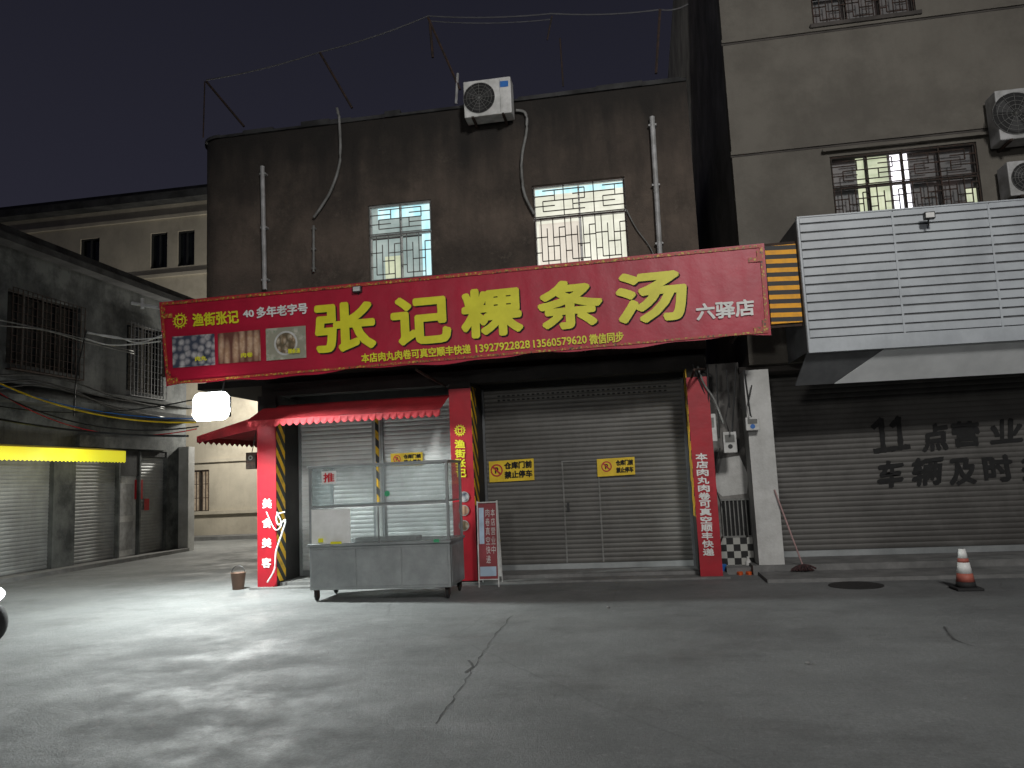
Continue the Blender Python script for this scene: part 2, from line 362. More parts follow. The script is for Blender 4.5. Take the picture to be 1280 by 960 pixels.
for (r_,z) in ((rc+.04,HT+.002),(rc+.04,HT+.06),(rc-.2,HT+.06)):
    for k in range(n+1):
        a=math.pi/2*k/n; vs.append((XL+rc-r_*math.sin(a),YU+rc-r_*math.cos(a),z))
for j in range(2):
    for k in range(n): fs.append((j*(n+1)+k,j*(n+1)+k+1,(j+1)*(n+1)+k+1,(j+1)*(n+1)+k))
c.add(vs,fs); c.build('coping','rowdark',bld)
MB().box(XL+.25,XR-.25,YU+.25,19.75,7.3,7.42).build('roof','soffit',bld)
f=MB(); f.box(XL+.02,XR-.02,YU+.02,19.9,3.38,3.498); f.build('floor_slab','beam',bld)
b=MB(); b.box(lpx0+.01,rpx1-.01,YP+.12,YP+.4,3.16,3.379); b.build('beam','beam',bld)
MB().box(lpx1,mpx0,YS-.03,YS+.3,3.05,3.379).build('shutter_box','dark',bld); MB().box(mpx1,rpx0,YS-.03,YS+.3,3.13,3.379).build('shutter_box','dark',bld)
for a,b_ in ((lpx0,lpx1),(mpx0,mpx1),(rpx0,rpx1)):
    MB().box(a,b_,YP,YS+.3,.0,3.16).build('pillar','beam',bld)
MB().box(lpx0,rpx1,YS+.31,19.8,0,3.37).build('ground_floor_wall','soffit',bld)
window(bld,*wl,YU,'dim',1,.60,gm='hosem',cols=2,lit2=[(.0,.80,.0,.58,'litD'),(0,.8,.62,1,'litD'),(.8,1,0,1,'litL'),(.1,.8,.84,1,'litL'),(.2,.5,.05,.35,'litG')])
window(bld,*wr,YU,'litR',1,.60,gm='rust',cols=3,lit2=[(.04,.5,.03,.57,'litP'),(.02,.98,.92,.99,'litL')])
def pipe(pxs,Y,r,mat='pipe',name='drain_pipe',parent=bld,br=True):
    p=MB(); pp=[PY(x,y,Y) for x,y in pxs]; p.tube(pp,r,10); 
    if br:
        for t in (.06,.5,.92):
            q=pp[0].lerp(pp[-1],t); p.box(q.x-r*1.5,q.x+r*1.5,q.y-.01,YU-.001,q.z-.015,q.z+.015)
    return p.build(name,mat,parent,smooth=False)
pipe([(328,208),(331,362)],YU-.09,.038); pipe([(815,146),(825,318)],YU-.09,.042); pipe([(392,282),(392,340)],YU-.05,.022,'hosem')
def spl(pts,k=6):
    out=[];P_=[pts[0]]+pts+[pts[-1]]
    for i in range(1,len(P_)-2):
        for j in range(k):
            t=j/k; a,b,c,d=P_[i-1],P_[i],P_[i+1],P_[i+2]
            out.append(.5*((2*b)+(c-a)*t+(2*a-5*b+4*c-d)*t*t+(3*b-a-3*c+d)*t**3))
    return out+[pts[-1]]
def hose(pxs,Y,r,mat,name,label,cat,group=None,n=6):
    p=MB().tube(spl([PY(x,y,Y) for x,y in pxs]),r,n); return single(p,name,mat,label,cat,group,smooth=True)
hose([(645,138),(657,142),(658,165),(652,200),(655,240),(668,268)],YU-.06,.026,'hosem','insulated_hose','pale insulated hose dropping from the rooftop air conditioner to the right lit window','hose')
hose([(421,135),(424,150),(425,200),(415,235),(402,258),(392,272)],YU-.06,.026,'hosem','rooftop_hose','grey bent hose hanging over the parapet between the two upper windows and left pipe','hose')
hose([(783,262),(795,285),(812,308),(818,322)],YU-.04,.01,'hosem','window_wire','thin pale wire slanting down from the right lit window','wire')
SZ=.085
def shutter(x0,x1,z0,z1,Y,mat,label,parent,amp=.012):
    s=MB(); slats(s,x0+.04,x1-.04,z0+.09,z1,Y,.075,amp); o=s.build('roller_shutter',mat,parent); o['label']=label
    MB().box(x0+.04,x1-.04,Y-.03,Y+.02,z0,z0+.088).build('bottom_rail','steel',o)
    for a,b in ((x0,x0+.04),(x1-.04,x1)): MB().box(a,b,Y-.05,Y+.03,z0,z1).build('guide_rail','steel' if mat=='shutl' else 'slatback',o)
    return o
xm=PY(474,600,YS).x
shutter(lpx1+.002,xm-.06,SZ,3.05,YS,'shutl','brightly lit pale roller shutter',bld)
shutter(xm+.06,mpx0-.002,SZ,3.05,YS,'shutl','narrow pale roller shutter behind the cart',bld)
MB().box(xm-.058,xm+.058,YS-.06,YS+.06,SZ,3.05).build('shutter_post','wcol',bld)
big=shutter(mpx1+.002,rpx0-.002,SZ,3.13,YS,'shut','wide grey roller shutter with wicket door',bld,.008)
x0,x1,z0,z1=PY(705,640,YS).x,PY(752,640,YS).x,SZ+.1,PY(725,577,YS).z
d=MB(); y0=YS-.03;y1=YS-.014
d.box(x0,x0+.025,y0,y1,z0,z1);d.box(x1-.025,x1,y0,y1,z0,z1);d.box(x0,x1,y0-.001,y1,z1,z1+.025)
d.build('wicket_door_frame','hosem',big)
MB().box(x0+.06,x0+.10,y0-.01,y1,1.02,1.16).build('handle','dark',big)
h=MB()
for r_ in range(2):
    for i in range(34):
        cx=mpx1+.3+i*(rpx0-mpx1-.6)/33; h.box(cx-.022,cx+.022,YS-.016,YS-.0135,2.93+r_*.075-.012,2.93+r_*.075+.012)
h.build('vent_holes','black',big)
s=MB().box(lpx0-.1,rpx1+.1,YP-.12,YS+.3,0,.03); struct(s,'threshold_step','step')
struct(MB().box(lpx1+.002,mpx0-.002,YP+.1,YS+.3,.031,SZ-.003),'threshold_step','step'); struct(MB().box(mpx1+.002,rpx0-.002,YP+.25,YS+.3,.031,SZ-.003),'threshold_step','step')
# ---------------------------------------------------------------- main sign
YB=11.2
q=[(199,378),(955,304),(964,418),(208,483)]
qc=[PY(x,y,YB) for x,y in q]
sg=thing('shop_sign','long red fabric shop sign with big yellow Chinese characters above the shutters','sign',((qc[3].x+qc[2].x)/2,YB+.1,qc[3].z))
b=MB(); NX,NZ=90,12; vs=[];fs=[]
for i in range(NX+1):
    for j in range(NZ+1):
        u=i/NX;v=j/NZ; p=qc[3].lerp(qc[2],u).lerp(qc[0].lerp(qc[1],u),v)
        edge=(1-v)**3; sag=.02*math.sin(u*math.pi*7)*edge+.012*math.sin(u*61)*edge
        puck=.007*math.sin(u*170+v*3)*(v*(1-v)*2+.3)*(.3+u*u)
        vs.append(p+V(0,puck,sag*(0 if j else 1)))
for i in range(NX):
    for j in range(NZ):
        a=i*(NZ+1)+j; fs.append((a,a+NZ+1,a+NZ+2,a+1))
b.add(vs,fs); ban=b.build('banner','red',sg,smooth=True)
b=MB()
def bl(u,v,dy=-.018): p=qc[3].lerp(qc[2],u).lerp(qc[0].lerp(qc[1],u),v); return p+V(0,dy,0)
for (u0_,u1_,v0,v1) in ((0.004,.996,.955,.985),(0.004,.996,.02,.045),(.003,.0075,.05,.955),(.9925,.997,.05,.955)):
    b.quad(bl(u0_,v0),bl(u1_,v0),bl(u1_,v1),bl(u0_,v1))
for u in (.0045,.975):
    for v in (.04,.8): b.quad(bl(u,v,-.02),bl(u+.02,v,-.02),bl(u+.02,v+.05,-.02),bl(u,v+.05,-.02)) ; b.quad(bl(u+(0 if u<.5 else .013),v,-.022),bl(u+(.007 if u<.5 else .02),v,-.022),bl(u+(.007 if u<.5 else .02),v+.13,-.022),bl(u+(0 if u<.5 else .013),v+.13,-.022))
b.build('border','brd',sg)
YT=YB-.022
big_t=MB(); 
for ch,qd in (('张',[(392,381),(469,374),(471,436),(395,443)]),('记',[(487,373),(562,366),(565,427),(490,434)]),
              ('粿',[(575,363),(652,355),(655,417),(577,425)]),('条',[(670,354),(752,346),(755,407),(673,415)]),('汤',[(768,343),(857,334),(861,399),(771,407)])):
    text4(big_t,ch,[PY(x,y,YT) for x,y in qd],.042)
sh=MB(); sh.v=[v+V(.018,.012,-.018) for v in big_t.v]; sh.f=list(big_t.f)
sh.build('lettering_shadow','black',sg)
big_t.build('lettering','gold',sg)
t=MB(); tpx(t,'渔街张记',[(240,392),(298,387),(299,404),(241,409)],YT,.035); 
tpx(t,'本店肉丸肉卷可真空顺丰快递',[(451,442),(588,430),(589,442),(452,454)],YT,.03)
tpx(t,'13927922828',[(594,431),(662,425),(663,435),(595,441)],YT,.03); tpx(t,'13560579620',[(666,425),(733,419),(734,429),(667,435)],YT,.03)
tpx(t,'微信同步',[(736,418),(779,414),(780,427),(737,431)],YT,.03); t.build('lettering','gold',sg)
t=MB(); tpx(t,'40',[(303,388),(317,387),(318,396),(304,397)],YT,.05); tpx(t,'多年老字号',[(320,384),(384,378),(385,392),(321,398)],YT,.035)
tpx(t,'六驿店',[(869,380),(942,373),(944,394),(871,401)],YT,.035); t.build('lettering','whitev',sg)
def logo(c,r,parent,Y):
    l=MB(); c=Vector(c); l.ringY(c,r*.62,r*.8); 
    for k in range(14):
        a=2*math.pi*k/14; 
        f_=lambda an,rr:c+V(rr*math.cos(an),0,rr*math.sin(an))
        l.add([f_(a-.13,r*.84),f_(a+.13,r*.84),f_(a,r*1.05)],[(0,1,2)])
    l.ringY(c+V(0,-.002,-r*.12),r*.26,r*.40,14)
    for sx in (-1,1): l.add([c+V(sx*r*.1,-.003,r*.15),c+V(sx*r*.5,-.003,r*.1),c+V(sx*r*.3,-.003,r*.5)],[(0,1,2)])
    return l.build('logo','gold',parent)
logo(PY(225,401,YT),.13,sg,YT)
for i,(qd,mt,cap) in enumerate((([(215,421),(268,417),(269,456),(216,460)],'ph1','肉丸'),([(272,417),(325,412),(326,451),(273,455)],'ph2','肉卷'),([(332,411),(382,407),(383,447),(333,451)],'ph3','粿条汤'))):
    pc=[PY(x,y,YT) for x,y in qd]; ph=MB().quad(pc[3],pc[2],pc[1],pc[0]).build('food_photo',mt,sg)
    c_=(pc[0]+pc[2])/2+V(0,-.003,0)
    if i==2:
        MB().ringY(c_,.165,.195).build('bowl_picture','white',ph); MB().ringY(c_+V(0,-.001,0),.0,.164,20).build('noodle_picture','noodle',ph)
    t=MB(); w_=.2; text4(t,cap,[c_+V(.05,-.03,-.10),c_+V(.05+w_,-.03,-.10),c_+V(.05+w_,-.03,-.18),c_+V(.05,-.03,-.18)],.04); t.build('caption','gold',ph)
fr=MB(); X0=qc[0].x;X1=qc[1].x; zt=min(qc[0].z,qc[1].z)-.04; zb=max(qc[2].z,qc[3].z)+.02
for z in (zt,zb+.03,(zt+zb)/2): fr.box(X0+.02,X1-.02,YB+.03,YB+.07,z-.02,z+.02)
k=X0+.03
while k<X1:
    fr.box(k,k+.04,YB+.071,YB+.11,zb,zt); fr.box(k,k+.04,YB+.111,YU-.002,zt-.08,zt-.04); fr.box(k,k+.04,YB+.111,YU-.002,zb+.06,zb+.1); k+=1.13
fr.build('frame','rust',sg)
for px in (520,868): 
    br=MB(); a=PY(px,462,11.35); br.tube([a,V(a.x,12.28,a.z-.05)],.02,6); br.tube([a,V(a.x+.25,12.15,3.15)],.02,6); br.build('brace','rust',sg)
def spot(px,py,Y,label):
    c=PY(px,py,Y); t=thing('sign_lamp',label,'lamp',c)
    MB().box(c.x-.07,c.x+.07,c.y-.05,c.y+.03,c.z-.05,c.z+.05).build('housing','dark',t,bevel=.01)
    MB().quad((c.x-.055,c.y-.053,c.z-.035),(c.x+.055,c.y-.053,c.z-.035),(c.x+.055,c.y-.053,c.z+.035),(c.x-.055,c.y-.053,c.z+.035)).build('lens','white',t)
    MB().tube([(c.x,c.y+.02,c.z-.04),(c.x,c.y+.06,c.z-.12)],.012,6).build('bracket','dark',t); return t
spot(447,362,YB-.03,'small unlit lamp clipped to the red sign top edge')
spot(1161,270,YB-.1,'small unlit lamp fixed on the white slatted fascia')
single(MB().tube([PY(165,379,YB+.12),PY(205,386,YB+.12)],.028,8).tube([PY(178,373,YB+.12),PY(178,386,YB+.12)],.03,8),'pipe_stub','pipe','short pale pipe poking out past the left end of the red sign','pipe')
# ---------------------------------------------------------------- floodlight: flat LED face in a finned housing with an open reflector hood
fc=PY(266,508,10.95)
fl=thing('floodlight','dazzling white floodlight glowing under the left end of the red sign','floodlight',fc)
hd=MB().box(fc.x-.26,fc.x+.26,fc.y+.03,fc.y+.08,fc.z-.17,fc.z+.17)
for k in range(11): hd.box(fc.x-.24+k*.047,fc.x-.23+k*.047,fc.y+.081,fc.y+.12,fc.z-.16,fc.z+.16)
hd.build('housing','dark',fl)
def rr(hw,hh,r,y,n=6):
    out=[]
    for cx,cz,a0 in ((hw-r,hh-r,0),(-hw+r,hh-r,math.pi/2),(-hw+r,-hh+r,math.pi),(hw-r,-hh+r,3*math.pi/2)):
        for k in range(n+1): a=a0+math.pi/2*k/n; out.append(fc+V(cx+r*math.cos(a),y,cz+r*math.sin(a)))
    return out
o_=rr(.25,.17,.10,.0); MB().add(o_,[tuple(range(len(o_)))]).build('lens','lens',fl)
i_=rr(.255,.175,.10,.01); e_=rr(.31,.22,.13,-.05); nn=len(i_)
M['refl']=plain('bright_reflector',(.85,.87,.87),.35)
MB().add(i_+e_,[(k,(k+1)%nn,nn+(k+1)%nn,nn+k) for k in range(nn)]).build('reflector','refl',fl,smooth=True)
MB().tube([fc+V(0,.11,.1),fc+V(0,.3,.3),V(fc.x,11.3,3.45)],.015,6).build('bracket','dark',fl)
# ---------------------------------------------------------------- awnings
aw=thing('red_awning','red cloth awning with scalloped front edge over the left shutters','awning',(PY(430,525,11.45).x,11.45,2.9))
YA=11.45
a0=PY(262,533,YA); a1=PY(543,519,YA); za=(a0.z+a1.z)/2+.07; ax0=PY(308,528,YA).x; ax1=mpx0-.02
s=MB(); n=40;vs=[];fs=[]
for i in range(n+1):
    x=ax0+(ax1-ax0)*i/n; vs+=[(x,YA,za+.003*math.sin(i)),(x,YA+.3,za+.13+.006*math.sin(i*1.7)),(x,YP+.11,za+.29)]
for i in range(n):
    for j in range(2): fs.append((3*i+j,3*i+3+j,3*i+4+j,3*i+1+j))
s.add(vs,fs).build('canopy','redcloth',aw,smooth=True)
v=MB(); n=28; 
for i in range(n):
    xa=ax0+(ax1-ax0)*i/n; xb=ax0+(ax1-ax0)*(i+1)/n; zz=za-.002; pts=[(xa,YA-.002,zz),(xb,YA-.002,zz)]
    for k in range(7):
        t=k/6; pts.append((xb+(xa-xb)*t,YA-.002-.01*math.sin(math.pi*t),zz-.07-.045*math.sin(math.pi*t)))
    v.add(pts,[tuple(range(len(pts)))])
v.build('valance','redcloth',aw)
MB().tube([(ax0,YA+.02,za-.01),(ax1,YA+.02,za-.01)],.015,6).build('front_bar','pipe',aw)
aw2=thing('side_awning','red awning facing the alley beyond the glowing floodlight','awning',(ax0-.4,12.4,2.7))
s=MB(); xl=PY(246,540,12.0).x; xr_=lpx0-.02; s.quad((xr_,YP,za+.12),(xr_,14.5,za+.12),(xl,14.5,za-.16),(xl,YP,za-.16)); s.build('canopy','redcloth',aw2)
s=MB(); s.quad((xl,YP,za-.16),(xr_,YP,za+.12),(xr_,YP,za-.1),(xl,YP,za-.27)); s.build('end_panel','redcloth',aw2)
v=MB(); n=14
for i in range(n):
    ya=YP+2.5*i/n; yb=YP+2.5*(i+1)/n; v.add([(xl-.002,ya,za-.16),(xl-.002,yb,za-.16),(xl-.002,yb,za-.24),(xl-.002,(ya+yb)/2,za-.29),(xl-.002,ya,za-.24)],[(0,1,2,3,4)])
v.build('valance','redcloth',aw2)
# ---------------------------------------------------------------- pillar banners
def pbanner(x0,x1,z0,z1,label):
    t=thing('pillar_banner',label,'banner',((x0+x1)/2,YP-.01,z0))
    MB().box(x0-.006,x1+.006,YP-.02,YP-.004,z0,z1).build('sheet','redpil',t); return t
YL=YP-.026
ptop=PY(575,486,YP).z
pb=pbanner(lpx0,lpx1,.03,za+.0,'narrow red banner on the left pillar with white vertical characters')
t=MB(); vert_text(t,'美食美客',(328,617),(340,617),(327,716),(339,716),YL,.035,.5); t.build('lettering','whitev',pb)
pb=pbanner(mpx0,mpx1,.05,ptop,'red banner on the middle pillar with yellow vertical characters')
logo(PY(575,538,YL),.095,pb,YL)
t=MB(); vert_text(t,'渔街张记',(568,549),(581,549),(570,597),(583,597),YL,.04,.1); t.build('lettering','gold',pb)
for k,yy in enumerate((621,638,657)):
    c=PY(580,yy,YL); ph=MB().lathe(c,[(.085,0),(.085,-.003)],20,'y').build('food_photo','pipe',pb)
    MB().ringY(c+V(0,-.006,0),0,.072).build('food_picture',('ball','roll','noodle')[k],ph)
pb=pbanner(rpx0,rpx1,.03,PY(862,472,YP).z,'red banner on the right pillar with a long white vertical line of characters')
t=MB(); vert_text(t,'本店肉丸肉卷可真空顺丰快递',(869,566),(884,566),(879,695),(893,695),YL,.04,.08); t.build('lettering','whitev',pb)
single(MB().box(lpx1+.001,lpx1+.012,YP+.0,YP+.3,.1,2.85),'hazard_strip','hz','yellow and black striped strip on the left pillar side beside the bright shutter','strip')
single(MB().box(mpx1+.001,mpx1+.012,YP+.0,YP+.35,1.2,3.1),'hazard_strip','hz','yellow and black striped strip on the middle pillar side','strip')
single(MB().box(rpx0-.012,rpx0-.001,YP+.0,YP+.5,.9,3.15),'hazard_strip','hz','yellow and black striped strip on the right pillar side beside the wide shutter','strip')
single(MB().box(xm-.03,xm+.03,YS-.07,YS-.062,1.3,2.75),'hazard_strip','hz','yellow and black striped strip between the two pale left shutters','strip')
hb=pxrect(960,999,306,404,11.3)
hbt=thing('hazard_board','yellow and black striped board between the red sign and the white fascia','board',((hb[0]+hb[1])/2,11.3,hb[2]))
MB().box(hb[0],hb[1],11.3,11.33,hb[2],hb[3]).build('panel','hzb',hbt)
MB().box(hb[0]-.02,hb[1]+.02,11.34,11.38,hb[2]-.05,hb[2]+.02).box(hb[0]-.02,hb[1]+.02,11.34,11.38,hb[3]-.02,hb[3]+.05).build('frame','rust',hbt)
# ---------------------------------------------------------------- yellow notices
def notice(qd,Y,label,lines,sym,group=None):
    pc=[PY(x,y,Y) for x,y in qd]; t=thing('no_parking_notice',label,'notice',(pc[3]+pc[2])/2)
    MB().slab([pc[3],pc[2],pc[1],pc[0]],V(0,.004,0)).build('plate','yel',t)
    W=pc[1]-pc[0]; H=pc[3]-pc[0]; o=V(0,-.003,0)
    tx=MB()
    for s_,u0_,u1_,v0,v1 in lines: text4(tx,s_,[pc[0]+W*u0_+H*v0+o,pc[0]+W*u1_+H*v0+o,pc[0]+W*u1_+H*v1+o,pc[0]+W*u0_+H*v1+o],.05)
    tx.build('lettering','black',t)
    c=pc[0]+W*sym+H*.45+o; r=H.length*.3
    pp=MB(); text4(pp,'P',[c+V(-.3*r,.0,.5*r),c+V(.3*r,.0,.5*r),c+V(.3*r,.0,-.5*r),c+V(-.3*r,.0,-.5*r)],.05); pp.build('symbol_letter','black',t)
    rg=MB(); c=c+V(0,-.004,0); rg.ringY(c,r*.78,r); rg.slab([c+V(-.7*r,-.001,.5*r),c+V(-.5*r,-.001,.7*r),c+V(.7*r,-.001,-.5*r),c+V(.5*r,-.001,-.7*r)],V(0,-.001,0)); rg.build('symbol_ring','redp',t)
    return t
notice([(611,577),(667,573),(668,600),(612,603)],YS-.03,'yellow no parking notice left of the wicket door on the wide shutter',[('仓库门前',.34,.96,.08,.44),('禁止停车',.34,.96,.52,.88)],.17)
notice([(746,574),(793,571),(794,593),(747,596)],YS-.05,'yellow no parking notice right of the wicket door on the wide shutter',[('仓库门前',.5,.96,.12,.45),('禁止停车',.5,.96,.53,.86)],.25)
notice([(488,567),(528,565),(529,581),(489,583)],YS-.03,'small yellow notice on the narrow shutter behind the cart',[('仓库门前',.4,.95,.12,.46),('禁止停车',.4,.95,.54,.88)],.2)
# ---------------------------------------------------------------- food cart
cx0=-4.70;cx1=-2.65;cy0=10.5;cy1=11.33
ct=thing('food_cart','stainless steel food cart with glass display case in front of the pale shutters','food cart',((cx0+cx1)/2,(cy0+cy1)/2,0))
MB().box(cx0,cx1,cy0,cy1,.16,.76).build('cabinet','steel',ct,bevel=.008)
for k in range(3):
    a=cx0+.03+k*(cx1-cx0-.06)/3; MB().box(a+.006,a+(cx1-cx0-.06)/3-.006,cy0-.010,cy0-.001,.20,.72).build('cabinet_panel','steel',ct,bevel=.004)
MB().box(cx1+.001,cx1+.01,cy0+.05,cy1-.05,.20,.72).build('cabinet_panel','steel',ct,bevel=.004)
MB().box(cx0-.02,cx1+.02,cy0-.03,cy1+.02,.762,.80).build('counter','steel',ct,bevel=.006)
for x in (cx0,cx1-.035):
    for y in (cy0,cy1-.035): MB().box(x,x+.035,y,y+.035,.801,1.87).build('post','steel',ct)
MB().box(cx0-.01,cx1+.01,cy0-.01,cy1+.01,1.871,1.905).build('roof_sheet','steel',ct,bevel=.004)
MB().box(cx0+.036,cx1-.036,cy0+.035,cy1-.02,1.32,1.335).build('shelf','steel',ct)
MB().box(cx0+.036,cx1-.036,cy0+.004,cy0+.03,1.30,1.33).build('shelf_rail','steel',ct)
for (z0,z1) in ((.803,1.295),(1.335,1.865)):
    MB().box(cx0+.04,(cx0+cx1)/2-.01,cy0+.012,cy0+.017,z0,z1).build('glass_pane','glass',ct)
    MB().box((cx0+cx1)/2+.01,cx1-.04,cy0+.012,cy0+.017,z0,z1).build('glass_pane','glass',ct)
    MB().box(cx1-.02,cx1-.015,cy0+.04,cy1-.04,z0,z1).build('glass_pane','glass',ct)
    MB().box(cx0+.015,cx0+.02,cy0+.04,cy1-.04,z0,z1).build('glass_pane','glass',ct)
MB().box((cx0+cx1)/2-.009,(cx0+cx1)/2+.009,cy0+.005,cy0+.025,.801,1.295).build('mullion','steel',ct)
for x in (cx0+.07,cx1-.07):
    for y in (cy0+.07,cy1-.07):
        wv=MB().lathe((x-.016,y+.02,.068),[(.02,0),(.062,.002),(.068,.01),(.068,.022),(.062,.03),(.02,.032)],16,'x').build('castor_wheel','rubber',ct)
        MB().box(x-.030,x-.020,y-.02,y+.04,.055,.14).box(x+.02,x+.03,y-.02,y+.04,.055,.14).box(x-.03,x+.03,y-.03,y+.04,.141,.159).build('castor_fork','rust',wv)
def onfront(px0,px1,py0,py1,name,mat,dy=-.003,par=ct):
    r_=pxrect(px0,px1,py0,py1,cy0+dy); return MB().box(r_[0],r_[1],cy0+dy-.002,cy0+dy,r_[2],r_[3]).build(name,mat,par)
c=PY(484,617,cy0+.008); MB().lathe(c,[(.04,0),(.04,-.003)],20,'y').build('round_sticker','green',ct)
o=onfront(402,420,589,605,'pictogram_sticker','whitev',.008)
r_=pxrect(404,418,591,603,cy0+.002); t=MB(); text4(t,'推',[(r_[0],cy0+.002,r_[3]),(r_[1],cy0+.002,r_[3]),(r_[1],cy0+.002,r_[2]),(r_[0],cy0+.002,r_[2])],.03); t.build('lettering','redp',o)
for a in ((398,404,673,678),(413,427,677,680)): onfront(*a,'tape_scrap','gold',-.032)
onfront(542,549,674,678,'tape_scrap','green',-.035)
pr=pxrect(388,438,629,675,10.505)
single(MB().box(pr[0],pr[1],10.501,10.507,.803,1.285),'white_board','whitev','white sheet standing behind the rail at the lower left of the food cart glass','board')
tr=MB(); a=PY(447,670,10.8).x;b_=PY(522,670,10.8).x
tr.box(a,b_,10.7,11.0,.801,.811).box(a,b_,10.69,10.699,.801,.846).box(a,b_,11.001,11.01,.801,.846).box(a-.01,a-.001,10.7,11,.801,.846).box(b_+.001,b_+.01,10.7,11,.801,.846)
single(tr,'serving_tray','white','shallow white tray lying inside the right half of the food cart','tray')
# ---------------------------------------------------------------- small red stand sign
st0=PY(599,722,11.6);sx0=st0.x;sx1=PY(623,718,11.6).x; zt=PY(611,628,11.6).z
st=thing('folding_sign','small red folding sign with white border beside the middle pillar','sign',((sx0+sx1)/2,11.7,0))
M['redold']=grunge('faded_red_print',(.28,.04,.05),(.20,.03,.035),3,.6,bump=0)
MB().slab([(sx0,11.6,.12),(sx1,11.6,.12),(sx1,11.68,zt),(sx0,11.68,zt)],V(0,.012,0)).build('front_panel','redold',st)
MB().slab([(sx0,11.86,.12),(sx1,11.86,.12),(sx1,11.71,zt),(sx0,11.71,zt)],V(0,.012,0)).build('rear_panel','white',st)
fr=MB()
for x in (sx0-.012,sx1-.008): fr.tube([(x+.01,11.585,0),(x+.01,11.672,zt+.02)],.010,6); fr.tube([(x+.01,11.9,0),(x+.01,11.72,zt+.02)],.010,6)
for z,y in ((.11,11.59),(zt,11.665)): fr.tube([(sx0,y,z),(sx1,y,z)],.010,6)
fr.build('frame','white',st)
t=MB(); ww=(sx1-sx0); yy=lambda z:11.6+.08*(z-.12)/(zt-.12)-.004
for (u0_,u1_,z0,z1) in ((.06,.32,zt-.62,zt-.08),(.06,.9,.16,.30)): t.quad((sx0+ww*u0_,yy(z0),z0),(sx0+ww*u1_,yy(z0),z0),(sx0+ww*u1_,yy(z1),z1),(sx0+ww*u0_,yy(z1),z1))
t.build('picture_patch','bluew',st)
t=MB()
for cidx,(tx_,u) in enumerate((('肉卷真空快递',.4),('本店营业中',.68))):
    for i,ch in enumerate(tx_):
        z1=zt-.1-i*(zt-.4)/6.2; z0=z1-(zt-.4)/7.4
        text4(t,ch,[(sx0+ww*u,yy(z1),z1),(sx0+ww*(u+.22),yy(z1),z1),(sx0+ww*(u+.22),yy(z0),z0),(sx0+ww*u,yy(z0),z0)],0)
t.build('lettering','white',st)
# ---------------------------------------------------------------- bucket and cords by left pillar
bc=PZ(317,731); bc=V(bc.x,12.0,0)
bk=thing('bucket','brown bucket standing left of the left red pillar','bucket',bc)
MB().lathe(bc,[(.09,0),(.12,.26),(.13,.27),(.115,.27),(.085,.02)],18).build('body','brown',bk,smooth=True)
MB().tube([bc+V(-.12*math.cos(a),0,.25+.13*math.sin(a)) for a in [math.pi*k/10 for k in range(11)]],.006,5).build('handle','dark',bk)
def cable(pts,r,mat,label,name='power_cable',group=None): return single(MB().tube(spl(pts),r,6),name,mat,label,'cable',group,smooth=True)
cable([PY(x,y,11.9) for x,y in ((356,640),(346,644),(348,656),(357,650),(352,668),(345,690),(343,712),(334,728))],.014,'whitev','white cable looped and hanging down by the left pillar')
cable([PY(x,y,11.88) for x,y in ((333,640),(344,662),(352,655),(346,640))],.010,'whitev','small white loop of cable on the left pillar at mid height')
mb_=PY(315,576,12.2)
mt_=thing('socket_box','dark grey socket box hanging at the alley side of left pillar','box',mb_)
MB().box(mb_.x-.09,mb_.x+.09,12.15,12.25,mb_.z-.14,mb_.z+.14).build('case','rust',mt_,bevel=.01); MB().ringY((mb_.x,12.146,mb_.z+.05),.02,.04).build('dial','hosem',mt_)
MB().tube([(mb_.x,12.2,mb_.z+.14),(mb_.x+.08,12.2,mb_.z+.5)],.008,5).build('wire','dark',mt_)
# ---------------------------------------------------------------- right building
wc0=PY(949,705,12.25).x; wc1=PY(981,705,12.25).x
XRB=PY(917,220,12.4).x
YR=12.4
rb=thing('neighbour_building','taller beige rendered building on the right with barred windows','building',(wc0+5,YR,0))
XE=16
rw=pxrect(1040,1226,186,266,YR); rw2=pxrect(1012,1142,-50,24,YR)
ledg=MB()
holed(ledg,XRB,XE,3.2,15,YR,YR+.24,[rw,rw2]); ledg.build('wall','rwall',rb)
MB().box(XRB,XRB+.24,YR+.241,26,3.2,15).build('side_wall','rside',rb)
for (px,py) in ((912,52),(921,192)):
    z=PY(px,py,YR).z; MB().box(XRB-.02,XE,YR-.035,YR-.001,z-.03,z+.03).build('ledge','rwall',rb)
    z-=.031; MB().box(XRB-.02,XE,YR-.008,YR-.002,z-.03,z-.001).build('ledge_strip','soffit',rb)  # darker strip on the wall directly below each ledge
zt=rw[3]; MB().box(rw[0]-.12,rw[1]+.3,YR-.10,YR-.002,zt+.06,zt+.10).build('window_hood','rwall',rb)
window(rb,*rw,YR,'dim',3,.5,gm='rust',cols=4,lit2=[(.2,.42,.0,1,'litG'),(.44,.56,.05,1,'litW'),(.58,.72,.0,.5,'dim'),(.0,.18,.0,.75,'dim'),(.93,1,.1,.35,'litG')],frame='soffit')
window(rb,*rw2,YR,'dim',2,.5,gm='rust',cols=3,frame='soffit')
MB().box(wc0,wc1,12.25,13.4,0,3.1).build('column','wcol',rb)
MB().box(wc0-.02,XE,12.6,13.6,3.101,3.199).build('floor_slab','soffit',rb)
YR2=13.2
sr=PY(1100,462,YR2).z
s=MB(); slats(s,wc1+.05,XE-4,.24,sr,YR2,.085,.009); so=s.build('roller_shutter','shutr',rb)
MB().box(wc1+.05,XE-4,YR2-.03,YR2+.02,.145,.238).build('bottom_rail','steel',so)
MB().box(wc1+.002,wc1+.048,YR2-.05,YR2+.03,.14,sr).build('guide_rail','slatback',so)
t=MB(); Yt=YR2-.018
_bk=0
